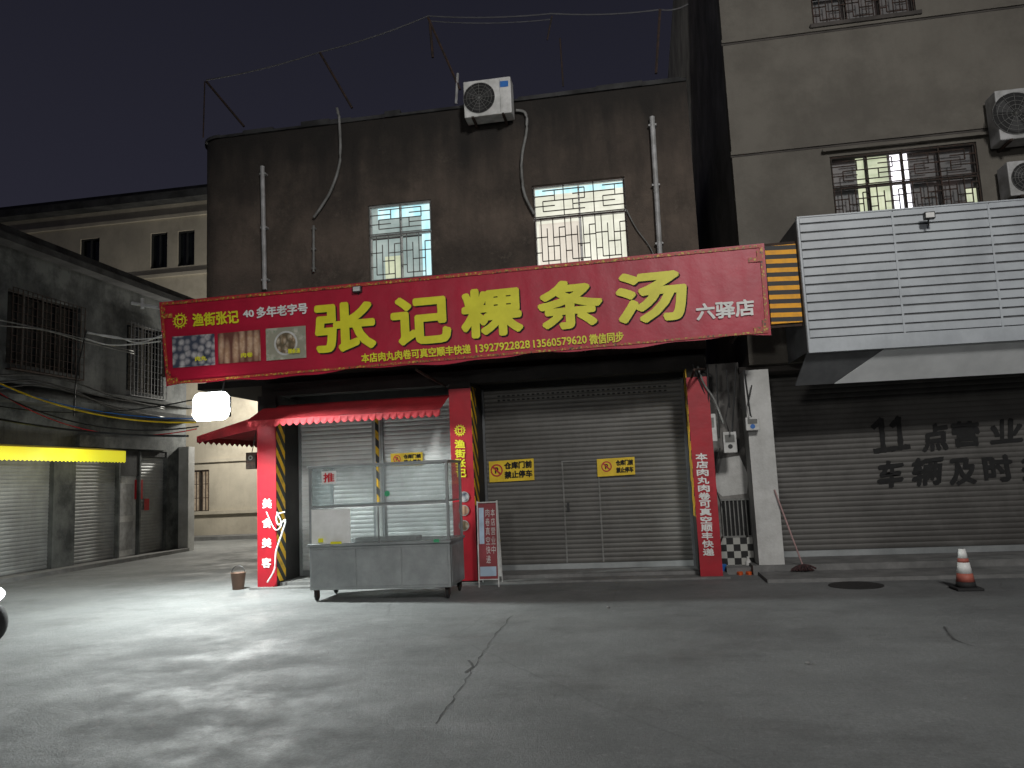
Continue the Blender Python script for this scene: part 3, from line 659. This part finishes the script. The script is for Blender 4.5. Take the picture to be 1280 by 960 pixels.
def brush(pts,w_):
    global _bk
    P_=[PY(x,y,Yt) for x,y in pts]
    for a,b in zip(P_[:-1],P_[1:]):
        d=(b-a).normalized(); nn=V(-d.z,0,d.x)*w_; a2=a-d*w_*.6; b2=b+d*w_*.6
        k=8; up_=[];dn=[]
        for i in range(k+1):
            c=a2.lerp(b2,i/k); up_.append(c+nn*random.uniform(.75,1.1)); dn.append(c-nn*random.uniform(.75,1.1))
        _bk+=1; off=V(0,-.0004*(_bk%12),0)
        t.add([p+off for p in up_+dn],[(i,i+1,k+2+i,k+1+i) for i in range(k)])
brush([(1092,534),(1101,525),(1104,561)],.046); brush([(1094,564),(1113,561)],.042); brush([(1115,532),(1123,523),(1126,559)],.046); brush([(1116,561),(1136,558)],.042)
for ch,qd in (('点',[(1149,530),(1183,527),(1185,561),(1151,564)]),('营',[(1191,528),(1226,525),(1228,558),(1193,561)]),('业',[(1237,526),(1279,523),(1281,553),(1239,556)]),
   ('车',[(1096,576),(1130,573),(1132,607),(1098,610)]),('辆',[(1137,573),(1177,570),(1179,605),(1139,608)]),('及',[(1186,573),(1220,570),(1222,604),(1188,607)]),('时',[(1230,570),(1267,567),(1269,602),(1232,605)]),('挪',[(1274,568),(1310,565),(1312,600),(1276,603)])):
    dx,dy=random.uniform(-2,2),random.uniform(-2,2); sk=random.uniform(-3,3)
    qd=[(qd[0][0]+dx+sk,qd[0][1]+dy),(qd[1][0]+dx+sk,qd[1][1]+dy-sk),(qd[2][0]+dx-sk,qd[2][1]+dy),(qd[3][0]+dx,qd[3][1]+dy)]
    tpx(t,ch,qd,Yt,.042,.009)
t.build('painted_writing','black',so)
MB().box(wc1+.002,XE,YR2-.06,YR2+.3,sr+.002,3.1).build('lintel','soffit',rb)
s=MB().box(wc0-.1,XE,12.2,13.6,0,.142); s.box(rpx1+.102,wc0-.101,12.35,13.6,0,.10); struct(s,'shop_pavement','step')
s=MB().box(wc1-.4,XE,11.35,12.199,0,.05); struct(s,'pavement_apron','step')
ux0=rpx1+.002; ux1=wc0-.002
uw=thing('utility_wall','dirty peeling wall strip with barred hatch between right pillar and white column','wall',((ux0+ux1)/2,12.75,0))
MB().box(ux0,ux1,12.75,12.95,.1,3.3).build('wall_panel','peel',uw)
pp_=pxrect(893,936,570,620,12.74); MB().add([(pp_[0],12.746,pp_[2]+.1),(pp_[0]+.1,12.746,pp_[2]),(pp_[1]-.05,12.746,pp_[2]+.03),(pp_[1],12.746,pp_[2]+.3),(pp_[1]-.12,12.746,pp_[3]),(pp_[0]+.05,12.746,pp_[3]-.04)],[(0,1,2,3,4,5)]).build('bare_plaster_patch','wcol',uw)
cr=pxrect(903,944,623,672,12.7)
MB().box(cr[0],cr[1],12.735,12.749,cr[2],cr[3]).build('hatch_opening','black',uw)
gr=MB()
for i in range(9): x=cr[0]+(cr[1]-cr[0])*i/8; gr.box(x-.009,x+.009,12.71,12.73,cr[2],cr[3])
gr.box(cr[0],cr[1],12.705,12.709,cr[3]-.03,cr[3]).box(cr[0],cr[1],12.705,12.709,cr[2],cr[2]+.03); gr.build('hatch_grille','hosem',uw)
tl=pxrect(898,946,672,692,12.68); MB().box(ux0+.01,ux1-.01,12.66,12.748,.1,tl[3]).build('tiled_base','tile',uw)
def meter(px,py,w_,h_,Y,label):
    c=PY(px,py,Y); t=thing('electricity_meter',label,'meter',c)
    MB().box(c.x-w_/2,c.x+w_/2,c.y-.06,c.y+.06,c.z-h_/2,c.z+h_/2).build('case','white',t,bevel=.012)
    MB().box(c.x-w_*.35,c.x+w_*.35,c.y-.068,c.y-.061,c.z,c.z+h_*.36).build('display','hosem',t)
    k=MB().ringY((c.x,c.y-.064,c.z-h_*.2),.0,w_*.18,14); k.build('dial','blue' if px>930 else 'dark',t)
    MB().tube([(c.x,c.y,c.z+h_/2),(c.x-.03,c.y+.02,c.z+h_/2+.2),(c.x+.05,c.y+.04,c.z+h_/2+.5)],.01,5).build('wire','dark',t); return t
meter(886,535,.22,.42,12.05,'white electricity meter box fixed high on the red right pillar')
meter(912,553,.2,.32,12.2,'white electricity meter right of the red pillar, lower of two')
meter(940,530,.2,.2,12.15,'small white meter box against the white column')
hose([(884,505),(872,520),(868,545),(876,560),(886,558)],12.0,.018,'whitev','meter_cable','white cable curving around the left side of the upper meter','cable')
hose([(900,560),(893,600),(905,640)],12.3,.01,'dark','meter_cable','thin dark cable running below the meters','cable')
hose([(872,458),(880,480),(893,500),(905,530)],11.95,.016,'hosem','meter_cable','grey cable running down from the sign to the meters','cable')
vl=MB()
for (a,b_) in (((866,455),(884,500)),((872,458),(890,470)),((884,455),(886,512)),((908,462),(912,510)),((920,458),(915,540)),((895,456),(899,548)),((930,462),(938,520))): vl.tube([PY(*a,11.95),PY(*b_,12.0)],.014,5)
single(vl,'cable_bundle','dark','tangle of dark cables above the electricity meters','cables')
c=PZ(905,718); single(MB().lathe((c.x,c.y+.2,0),[(.05,0),(.07,.12),(.06,.13)],12),'plastic_tub','blue','small blue tub at the foot of the barred hatch','tub')
c=PZ(938,716)
bt=MB().lathe((c.x,c.y+.15,0),[(.04,0),(.05,.03),(.045,.15),(.02,.2),(.02,.23)],12); single(bt,'bottle','white','small pale bottle standing at the foot of the white column','bottle')
sh_=MB()
for dx,ang in ((0,.3),(.13,.1)):
    vs=[];n=10
    cc=PZ(926,719)+V(dx,.1,0)
    for z,s_ in ((0,1),(.03,1.02),(.045,.8)):
        for k in range(n): a=2*math.pi*k/n; vs.append(cc+V(.045*s_*math.cos(a)+.02*math.sin(a)*ang,.12*s_*math.sin(a),z))
    fs=[(j*n+k,j*n+(k+1)%n,(j+1)*n+(k+1)%n,(j+1)*n+k) for j in range(2) for k in range(n)]+[tuple(2*n+k for k in range(n))]
    sh_.add(vs,fs)
single(sh_,'slippers','orange','pair of orange slippers on the ground below the barred hatch','slippers')
c=PZ(893,716)
single(MB().box(c.x-.12,c.x+.08,c.y+.1,c.y+.3,0,.05).tube([(c.x,c.y+.2,.05),(c.x+.16,12.6,.55)],.012,6),'dustpan','rust','dark dustpan with slanting handle at the foot of the right red pillar','dustpan')
c=PZ(945,713)
bw=MB().tube([(c.x-.05,c.y+.1,.02),(c.x-.12,12.62,.7)],.012,6); bw.box(c.x-.14,c.x+.04,c.y+.05,c.y+.13,.0,.06); single(bw,'floor_brush','dark','black floor brush leaning in the corner beside the white column','brush')
m0=PY(1003,694,12.1); m0=V(m0.x,12.1,.06); m1=PY(968,612,12.23)
mp=thing('mop','mop with pale pinkish handle leaning on the white column','mop',m0)
M['mh']=plain('mop_handle_paint',(.42,.26,.25),.5)
MB().tube([m0+V(0,0,.05),m1],.012,8).build('handle','mh',mp)
h=MB()
for k in range(46):
    a=random.uniform(0,2*math.pi); l_=random.uniform(.08,.19); e=m0+V(math.cos(a)*l_,math.sin(a)*l_*.6,random.uniform(.0,.03)); h.tube([m0+V(0,0,.09),(m0+e)/2+V(0,0,.06),e],.014,5)
h.build('mop_head','jet',mp)
cn=PZ(1208,737)
co=thing('traffic_cone','small white and faded orange traffic cone with dark base in front of right shutter','traffic cone',cn)
MB().box(cn.x-.15,cn.x+.15,cn.y-.15,cn.y+.15,0,.035).build('base','rubber',co,bevel=.01)
M['cone']=grunge('faded_cone_plastic',(.45,.13,.09),(.32,.08,.06),9,.6,bump=0)
def cs(z0,z1,n,mt): 
    f_=lambda z:.115-(z-.036)*.17
    return MB().lathe(cn,[(f_(z0),z0),(f_(z1),z1)],20).build(n,mt,co,smooth=True)
cs(.036,.10,'skirt','rubber'); cs(.101,.20,'lower_band','cone'); cs(.201,.33,'reflective_band','whitev'); cs(.331,.38,'upper_band','cone'); cs(.381,.49,'tip','whitev')
mh=PZ(1070,732); single(MB().lathe((mh.x,mh.y,.0),[(.34,.001),(.34,.008),(.32,.012)],28),'manhole_cover','iron','round cast iron manhole cover in the ground left of the cone','manhole cover')
def gstrip(pts,w_,z=.004,jit=.015):
    s=MB(); P_=[PZ(x,y) for x,y in pts]; P2=[]
    for a,b_ in zip(P_[:-1],P_[1:]):
        k=max(2,int((b_-a).length/.09)); P2+=[a.lerp(b_,i/k)+V(random.uniform(-jit,jit),random.uniform(-jit,jit),0) for i in range(k)]
    P2.append(P_[-1]); vs=[];
    for i,p in enumerate(P2):
        t=(P2[min(i+1,len(P2)-1)]-P2[max(0,i-1)]).normalized(); nn=V(-t.y,t.x,0)*(w_*random.uniform(.15,1)); vs+=[p+nn+V(0,0,z),p-nn+V(0,0,z)]
    return s.add(vs,[(2*i,2*i+1,2*i+3,2*i+2) for i in range(len(P2)-1)])
struct(gstrip([(640,770),(622,790),(600,822),(575,862),(545,905)],.006),'ground_joint','kerbstain')
struct(gstrip([(586,826),(591,834),(582,841)],.022,.005),'ground_crack','kerbstain')
struct(gstrip([(1178,783),(1192,800),(1216,808)],.014,.005),'ground_crack','kerbstain')
for i,(x,y) in enumerate(((1010,830),(760,760))):
    c=PZ(x,y); s=MB().lathe(c,[(.015,0),(.024,.008),(.01,.02)],7)
    single(s,'pebble','step',['pale pebble on the open ground right of centre','pebble near the end of the cart shadow'][i],'pebble')
# ---------------------------------------------------------------- right slatted fascia
YF=11.2
fb0=PY(1004,360,YF).x; fz0=PY(1012,441,YF).z; fz1=PY(1000,274,YF).z
fa=thing('slatted_fascia','white horizontally slatted shop fascia over the right shutter','fascia',(fb0,YF,fz0))
MB().box(fb0+.03,XE-4,YF+.035,YF+.09,fz0+.2,fz1).build('backing','slatback',fa)
s=MB(); z=fz0+.215; pitch=.128
while z<fz1-.05:
    segs=[fb0+.03]; 
    while segs[-1]<XE-4: segs.append(segs[-1]+1.28)
    for a,b_ in zip(segs[:-1],segs[1:]): s.box(a+.004,b_-.004,YF+.010,YF+.034,z+random.uniform(-.003,.003),z+.103)
    z+=pitch
s.build('slats','slat',fa,bevel=.004)
MB().box(fb0,XE-4,YF,YF+.1,fz0,fz0+.198).box(fb0,fb0+.028,YF,YF+.1,fz0+.2,fz1+.02).box(fb0,XE-4,YF-.004,YF+.1,fz1+.022,fz1+.04).build('trim','slat',fa)
k=fb0+1.3
while k<XE-4: MB().box(k-.014,k+.014,YF+.002,YF+.009,fz0+.2,fz1).build('joint_strip','slat',fa); k+=1.28
YK=11.72
zb_=PY(1100,476,YK).z
sx_a=PY(1110,445,YF+.1).x; sx_b=PY(1045,472,YK).x
MB().slab([(sx_a,YF+.101,fz0+.01),(XE-4,YF+.101,fz0+.01),(XE-4,YK,zb_),(sx_b,YK,zb_)],V(0,.01,.02)).build('soffit_panel','sheet',fa)
MB().slab([(fb0,YF+.101,fz0+.01),(sx_a-.01,YF+.101,fz0+.01),(sx_b-.01,YK,zb_+.002),(fb0-.1,YK,zb_+.002)],V(0,.01,.02)).build('soffit_panel','slatback',fa)
MB().box(fb0-.01,fb0+.0,YF+.02,YR-.002,fz0+.02,fz1).build('end_panel','slatback',fa)
fa.rotation_euler.z=math.radians(2.5)
# ---------------------------------------------------------------- air conditioners
def ac(x,y,z,w_,h_,d_,label,dirty=False):
    t=thing('air_conditioner',label,'air conditioner',(x,y,z)); mt='pipe' if dirty else 'white'
    MB().box(x-w_/2,x+w_/2,y-d_/2,y+d_/2,z,z+h_).build('casing',mt,t,bevel=.015)
    fx=x-w_*.17; fz=z+h_*.5; fy=y-d_/2-.004; r=h_*.42
    g_=MB(); g_.lathe((fx,fy+.002,fz),[(r,0),(r,-.004)],28,'y'); g_.build('fan_opening','black',t)
    b=MB()
    for k in range(3):
        a=2*math.pi*k/3+.4; p=lambda an,rr:V(fx+rr*math.cos(an),fy-.006,fz+rr*math.sin(an))
        b.add([p(a,.03),p(a-.35,r*.85),p(a+.1,r*.93),p(a+.5,r*.85)],[(0,1,2,3)])
    b.build('fan_blades','dark',t)
    gg=MB()
    for k in range(1,6): gg.ringY((fx,fy-.016,fz),r*k/5-.002,r*k/5+.002,28)
    for k in range(6):
        a=math.pi*k/6; gg.tube([(fx-r*math.cos(a),fy-.013,fz-r*math.sin(a)),(fx+r*math.cos(a),fy-.013,fz+r*math.sin(a))],.0025,4)
    gg.build('fan_guard','hosem',t)
    MB().box(x+w_*.28,x+w_*.45,y-d_/2-.006,y-d_/2-.001,z+h_*.72,z+h_*.88).build('badge','blue' if not dirty else 'pipe',t)
    MB().box(x+w_*.27,x+w_*.274,y-d_/2-.004,y-d_/2-.001,z+.02,z+h_-.02).build('panel_seam','dark',t)
    for sx in (-.32,.32): MB().box(x+sx*w_-.02,x+sx*w_+.02,y-d_/2-.03,y+d_/2+.08,z-.035,z-.002).build('mounting_foot','rust',t)
    return t
a=pxrect(581,640,102,147,12.0)
ac((a[0]+a[1])/2,12.06,a[2],a[1]-a[0],a[3]-a[2],.30,'white air conditioner unit bracketed at the parapet top between the lit windows')
a=pxrect(1240,1310,116,178,YR-.25)
ac((a[0]+a[1])/2,YR-.25,a[2],a[1]-a[0],a[3]-a[2],.34,'weathered air conditioner at the right edge of the photo, upper of two',True)
a=pxrect(1254,1325,204,247,YR-.25)
ac((a[0]+a[1])/2,YR-.25,a[2],a[1]-a[0],a[3]-a[2],.34,'air conditioner just above the white slatted fascia at right edge',True)
# ---------------------------------------------------------------- rooftop rods and wires
rods=[((256,102),(254,172)),((258,102),(305,158)),((400,66),(440,135)),((535,22),(575,112)),((690,20),(684,50)),((700,48),(704,108)),((825,12),(820,92)),((572,92),(570,130)),((537,25),(541,72))]
nm=['upright thin rod above the rounded roof corner','slanting thin rod next to the rounded roof corner','slanting dark rod left of the air conditioner on the roof','long slanting dark rod rising behind the air conditioner','short dangling rod near the top wire right of the air conditioner','upright rod on the roof right of the air conditioner','tall upright rod at the right end of the shop roof','stubby pale rod just left of the air conditioner','short dangling rod at the peak of the roof wire']
for i,(a,b_) in enumerate(rods):
    single(MB().tube([PY(*a,12.6),PY(*b_,12.6)],.024 if i not in(4,5,0) else .014,6),'roof_rod','pipe' if i==7 else 'rust',nm[i],'rod')
wp=[(258,100),(400,65),(535,20),(690,17),(825,12),(860,5)]
wm=MB()
for a,b_ in zip(wp[:-1],wp[1:]): wm.tube(arc(PY(*a,12.6),PY(*b_,12.6),.05),.012,5); 
wm.tube(arc(PY(535,26,12.6),PY(690,24,12.6),.06),.009,5); M['wire']=plain('weathered_wire',(.11,.11,.115),.7); single(wm,'roof_wire','wire','dark wire strung across the rods above the shop roof','wire')
single(MB().box(PY(440,134,12.6).x,PY(476,134,12.6).x,12.5,12.8,HT+.122,HT+.16),'roof_board','soffit','flat board lying on the shop parapet left of the air conditioner','board')
# ---------------------------------------------------------------- left row building (faces +X)
XW=-12.8; 
def yx(px,py,X=XW): return PX(px,py,X).y
rowb=thing('row_building','mouldy two storey row building along the left lane with barred windows','building',(XW-2,17,0))
RY0=6;RY1=20.3
def hx(mb,y0,y1,z0,z1,holes,x0=XW-.24,x1=XW):
    ys=sorted({y0,y1,*[h[0] for h in holes],*[h[1] for h in holes]}); zs=sorted({z0,z1,*[h[2] for h in holes],*[h[3] for h in holes]})
    for i in range(len(ys)-1):
        for j in range(len(zs)-1):
            cy=(ys[i]+ys[i+1])/2; cz=(zs[j]+zs[j+1])/2
            if any(h[0]<cy<h[1] and h[2]<cz<h[3] for h in holes): continue
            mb.box(x0,x1,ys[i],ys[i+1],zs[j],zs[j+1])
def pr2(x0,x1,yt,yb):
    xm_=(x0+x1)/2; ym=(yt+yb)/2
    return yx(x0,ym),yx(x1,ym),PX(xm_,yb,XW).z,PX(xm_,yt,XW).z
wins=[pr2(-70,-12,340,455),pr2(8,100,372,462),pr2(158,204,408,492)]
w=MB(); hx(w,RY0,RY1,2.75,6.9,wins); w.build('wall','row',rowb)
w=MB(); w.box(XW-8,XW-.241,RY1-.24,RY1,0,6.9).build('end_wall','row',rowb)
w=MB(); w.box(XW-8,XW+.35,RY0,RY1+.3,6.902,7.05).box(XW-8,XW+.22,RY0,RY1+.2,7.052,7.25).build('roof','rowdark',rowb)
MB().box(XW+.001,XW+.45,RY0,RY1,3.62,3.75).build('ledge','row',rowb); MB().box(XW+.001,XW+.25,RY0,RY1,4.0,4.08).build('ledge','row',rowb)
for i,h in enumerate(wins):
    f=MB(); t=.04; f.box(XW-.12,XW-.08,h[0],h[1],h[2],h[2]+t).box(XW-.12,XW-.08,h[0],h[1],h[3]-t,h[3])
    nn=4
    for k in range(nn+1): y=h[0]+(h[1]-h[0])*k/nn; f.box(XW-.12,XW-.08,y-.02,y+.02,h[2]+t,h[3]-t)
    wi=f.build('window','soffit',rowb)
    MB().box(XW-.2,XW-.18,h[0],h[1],h[2],h[3]).build('pane','pane',wi)
    g_=MB(); nb=int((h[1]-h[0])/.13)
    for k in range(nb+1): y=h[0]+(h[1]-h[0])*k/nb; g_.box(XW+.12,XW+.135,y-.008,y+.008,h[2]-.1,h[3])
    z=h[2]-.1
    while z<h[3]: g_.box(XW+.11,XW+.119,h[0],h[1],z,z+.015); z+=.17
    g_.box(XW+.001,XW+.14,h[0],h[1],h[2]-.13,h[2]-.105); g_.build('grille','wire' if i==2 else 'rust',wi)
edges=[(-140,-60,'s'),(-45,66,'s'),(94,148,'s'),(150,174,'d'),(176,208,'s')]
ys=[]
for a,b_,k in edges: ys.append((yx(a,640),yx(b_,640),k))
prev=RY0
for y0,y1,k in ys: MB().box(XW-.3,XW,prev,y0-.004,0,2.749).build('pier','row',rowb); prev=y1+.004
MB().box(XW-.3,XW,prev,RY1,0,2.749).build('pier','row',rowb)
for y0,y1,k in ys:
    if k=='s':
        s=MB(); slats(s,y0,y1,.1,2.6,XW-.12,.08,.012,'y'); s.build('roller_shutter','shutlane',rowb)
        MB().box(XW-.16,XW-.02,y0,y1,2.601,2.748).build('lintel','rowdark',rowb)
    else:
        d=MB().box(XW-.16,XW-.1,y0,y1,.1,2.1).build('door','white',rowb)
        for z0,z1 in ((.25,.95),(1.1,1.9)): MB().box(XW-.099,XW-.09,y0+.12,y1-.12,z0,z1).build('door_panel','pipe',d)
        MB().box(XW-.16,XW-.02,y0,y1,2.101,2.748).build('lintel','rowdark',rowb)
MB().box(XW+.0,XW+.3,RY1-.35,RY1-.05,0,2.9).build('corner_post','wcol',rowb)
struct(MB().box(XW-.29,XW+.35,RY0,RY1-.36,.0,.09),'row_kerb','step')
MB().box(XW+.002,XW+.08,yx(96,540),yx(205,540),2.78,3.05).build('fascia_board','row',rowb)
XA=XW+.8
ya0,ya1=yx(-120,560),yx(157,572,XA)
zA=PX(60,577,XA).z; zB=PX(60,560,XA).z
ya=thing('yellow_awning','bright yellow awning strip with added glow in its valance over the left lane shop','awning',(XW+.4,15,2.4))
MB().slab([(XW+.01,ya0,zB+.10),(XA,ya0,zB),(XA,ya1,zB),(XW+.01,ya1,zB+.10)],V(0,0,.012)).build('canopy','yawn',ya)
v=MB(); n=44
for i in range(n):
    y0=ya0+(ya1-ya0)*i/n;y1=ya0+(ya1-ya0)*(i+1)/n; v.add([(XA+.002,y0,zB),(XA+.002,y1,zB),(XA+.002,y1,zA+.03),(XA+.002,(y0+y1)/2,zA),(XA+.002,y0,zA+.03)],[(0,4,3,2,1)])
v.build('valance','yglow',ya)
MB().tube([(XW+.02,ya1-.02,zB-.05),(XA-.02,ya1-.02,zB-.02)],.015,6).build('support_rod','pipe',ya)
single(MB().box(XW-.09,XW-.085,yx(172,625),yx(182,625),1.5,2.0).box(XW-.09,XW-.085,yx(184,640),yx(190,640),1.2,1.5),'paper_notice','redp','small red paper notices stuck on the lane shutter near its far end','notice')
# ---------------------------------------------------------------- far building
YFB=25.0
fbt=thing('far_building','cream plastered building closing the alley with dark eaves and small windows','building',(-14,YFB,0))
fzr=PY(150,262,YFB).z
fw_=[pxrect(188,209,291,335,YFB),pxrect(222,243,288,332,YFB),pxrect(100,124,298,340,YFB),pxrect(238,261,588,640,YFB)]
w=MB(); holed(w,-27,-3,0,fzr,YFB,YFB+.24,fw_); w.build('wall','far',fbt)
w=MB(); w.box(-27.2,-2.8,YFB-.5,YFB+3,fzr+.002,fzr+.28).box(-27.2,-2.8,YFB-.25,YFB+3,fzr+.3,fzr+.5); w.build('eaves','fardark',fbt)
for py in (278,350,575,640): z=PY(150 if py<400 else 280,py,YFB).z; MB().box(-27,-3,YFB-.1,YFB-.001,z-.06,z+.06).build('ledge','far',fbt)
for i,h in enumerate(fw_):
    f=MB(); t=.05; f.box(h[0],h[1],YFB+.06,YFB+.12,h[2],h[2]+t).box(h[0],h[1],YFB+.06,YFB+.12,h[3]-t,h[3]).box(h[0],h[0]+t,YFB+.06,YFB+.12,h[2]+t,h[3]-t).box(h[1]-t,h[1],YFB+.06,YFB+.12,h[2]+t,h[3]-t)
    xm_=(h[0]+h[1])/2; f.box(xm_-.02,xm_+.02,YFB+.06,YFB+.12,h[2]+t,h[3]-t)
    wi=f.build('window','dark',fbt); MB().quad((h[0],YFB+.18,h[2]),(h[1],YFB+.18,h[2]),(h[1],YFB+.18,h[3]),(h[0],YFB+.18,h[3])).build('pane','litA' if i==3 else 'pane',wi)
    if i==3:
        g_=MB()
        for k in range(7): x=h[0]+(h[1]-h[0])*k/6; g_.box(x-.012,x+.012,YFB-.02,YFB+.0,h[2],h[3])
        for k in range(4): z=h[2]+(h[3]-h[2])*k/3; g_.box(h[0],h[1],YFB-.04,YFB-.021,z-.012,z+.012)
        g_.build('grille','rust',wi)
struct(MB().box(-27,-3,YFB-.9,YFB-.001,0,.12),'alley_kerb','step')
# ---------------------------------------------------------------- overhead cables across the lane
cl=[((-20,470),(245,528),'yel','yellow',.016,.25),((-20,482),(248,533),'dark','dark lower',.014,.35),((-20,474),(246,523),'blue','blue',.010,.2),((-20,478),(246,536),'redp','red',.010,.45),
    ((-20,504),(240,500),'dark','thin dark upper',.012,.2),((-20,520),(235,545),'dark','thick black bottom',.022,.1)]
for a,b_,mt,nm_,r_,sg_ in cl:
    pa=PX(*a,XW+.6); pb_=PY(*b_,12.1); single(MB().tube(arc(pa,pb_,sg_,18),r_,6),'overhead_cable',mt,nm_+' overhead cable crossing the left lane toward the floodlight','cable',smooth=True)
for i in range(4):
    pts=[PX(x,y+random.uniform(-5,5)+i*5,XW+.5) for x,y in ((-10,470),(40,468),(90,478),(140,495),(205,508))]
    single(MB().tube(spl(pts),.018,6),'wall_cable','dark',['topmost','second','third','lowest'][i]+' of the dark cables sagging along the row building wall','cable',smooth=True)
for i in range(5):
    pts=[PY(x+random.uniform(-6,6),y+random.uniform(-4,4)+i*4,13.2) for x,y in ((105,412),(140,420),(170,424),(205,418))]
    if i>2: pts=[PX(x+random.uniform(-4,4),y+i*5+random.uniform(-4,4),XW+1.2) for x,y in ((0,385),(50,392),(110,408),(170,420))]
    single(MB().tube(spl(pts),.014,5),'service_wire','white' if i<3 else 'hosem',['uppermost pale wire','second pale wire','third pale wire','pale wire from the frame edge','lower pale wire from the frame edge'][i]+' hanging left of the red sign end','wire',smooth=True)
single(MB().tube(spl([PY(108,412,14),PY(96,470,14),PY(92,520,14)]),.015,5),'service_wire','dark','dark wire hanging down in front of the row building wall','wire')
# ---------------------------------------------------------------- scooter at left edge
sc=PZ(-17,806)
sx,sy=sc.x,sc.y
sct=thing('scooter','dark scooter with lit headlamp mostly cut off by the left photo edge','scooter',(sx-.6,sy,0))
def wheel(x):
    prof=[(.13,-.04),(.2,-.055),(.235,-.04),(.245,0),(.235,.04),(.2,.055),(.13,.04)]
    o=MB().lathe((x,sy,.245),prof,28,'y').build('wheel','rubber',sct,smooth=True); MB().lathe((x,sy,.245),[(.03,-.06),(.12,-.045),(.12,.045),(.03,.06)],20,'y').build('rim','steel',o)
wheel(sx); wheel(sx-1.2)
MB().tube([(sx,sy,.25),(sx-.12,sy,.6),(sx-.22,sy,.98)],.035,8).build('fork','dark',sct)
MB().tube([(sx-.26,sy-.3,1.02),(sx-.2,sy-.15,.99),(sx-.2,sy+.15,.99),(sx-.26,sy+.3,1.02)],.018,8).build('handlebar','dark',sct)
MB().tube([(sx-.02,sy-.0,.50),(sx-.14,sy,.75),(sx-.22,sy,.95)],.13,12,.1).build('front_cowl','dark',sct,smooth=True)
MB().slab([(sx-.6,sy-.14,.36),(sx-.2,sy-.14,.36),(sx-.2,sy+.14,.36),(sx-.6,sy+.14,.36)],V(0,0,-.08)).build('floorboard','dark',sct)
MB().tube([(sx-.6,sy,.42),(sx-.85,sy,.56),(sx-1.4,sy,.62)],.15,12,.1).build('body','dark',sct,smooth=True)
MB().tube([(sx-.62,sy,.74),(sx-.9,sy,.75),(sx-1.35,sy,.78)],.09,10,.07).build('seat','rubber',sct,smooth=True)
MB().lathe((sx+.12,sy-.03,.56),[(.02,.09),(.05,.08),(.075,.04),(.07,0),(.03,-.02)],16,'x').build('headlamp','lens2',sct,smooth=True)
# ---------------------------------------------------------------- world + lights
wd=D.worlds.new('World'); S.world=wd; wd.use_nodes=True; nt=wd.node_tree; bg=nt.nodes['Background']
tc=nt.nodes.new('ShaderNodeTexCoord'); sp=nt.nodes.new('ShaderNodeSeparateXYZ'); nt.links.new(tc.outputs['Generated'],sp.inputs[0])
cc=mix(nt,rng(nt,sp.outputs[2],.1,.65),(.024,.0235,.036),(.011,.0112,.018)); nt.links.new(cc,bg.inputs[0]); bg.inputs[1].default_value=1.0
def light(kind,name,loc,power,color=(1,1,1),size=.3,target=None,**k):
    l=D.lights.new(name,kind); l.energy=power; l.color=color
    if kind=='POINT': l.shadow_soft_size=size
    if kind=='AREA': l.size=size
    if kind=='SPOT': l.shadow_soft_size=size; l.spot_size=k.get('cone',1.5); l.spot_blend=k.get('blend',.5)
    o=D.objects.new(name,l); COL.objects.link(o); o.location=loc
    if target is not None: o.rotation_euler=(Vector(target)-Vector(loc)).to_track_quat('-Z','Y').to_euler()
    return o
light('SPOT','floodlight_lamp',fc+V(0.05,-.2,-.06),1450,(.93,1,.98),.10,fc+V(.05,-.2,-2),cone=math.radians(178),blend=.05)
light('SPOT','street_lamp_light',(4.5,-4,10.5),5200,(1,.98,.95),1.0,(1.8,12,4.3),cone=1.5,blend=.95)
light('SPOT','added_fill_light',(-3,-12,5.5),1700,(1,.98,.94),.8,(0,12.5,3.2),cone=.85,blend=.9)  # unseen fill light added to brighten the areas under the canopies
light('POINT','alley_lamp_light',(-12.0,22.3,4.2),900,(1,.97,.88),.2)
light('POINT','lane_shop_light',(XW+1.6,14.6,2.2),35,(1,1,.93),.1)
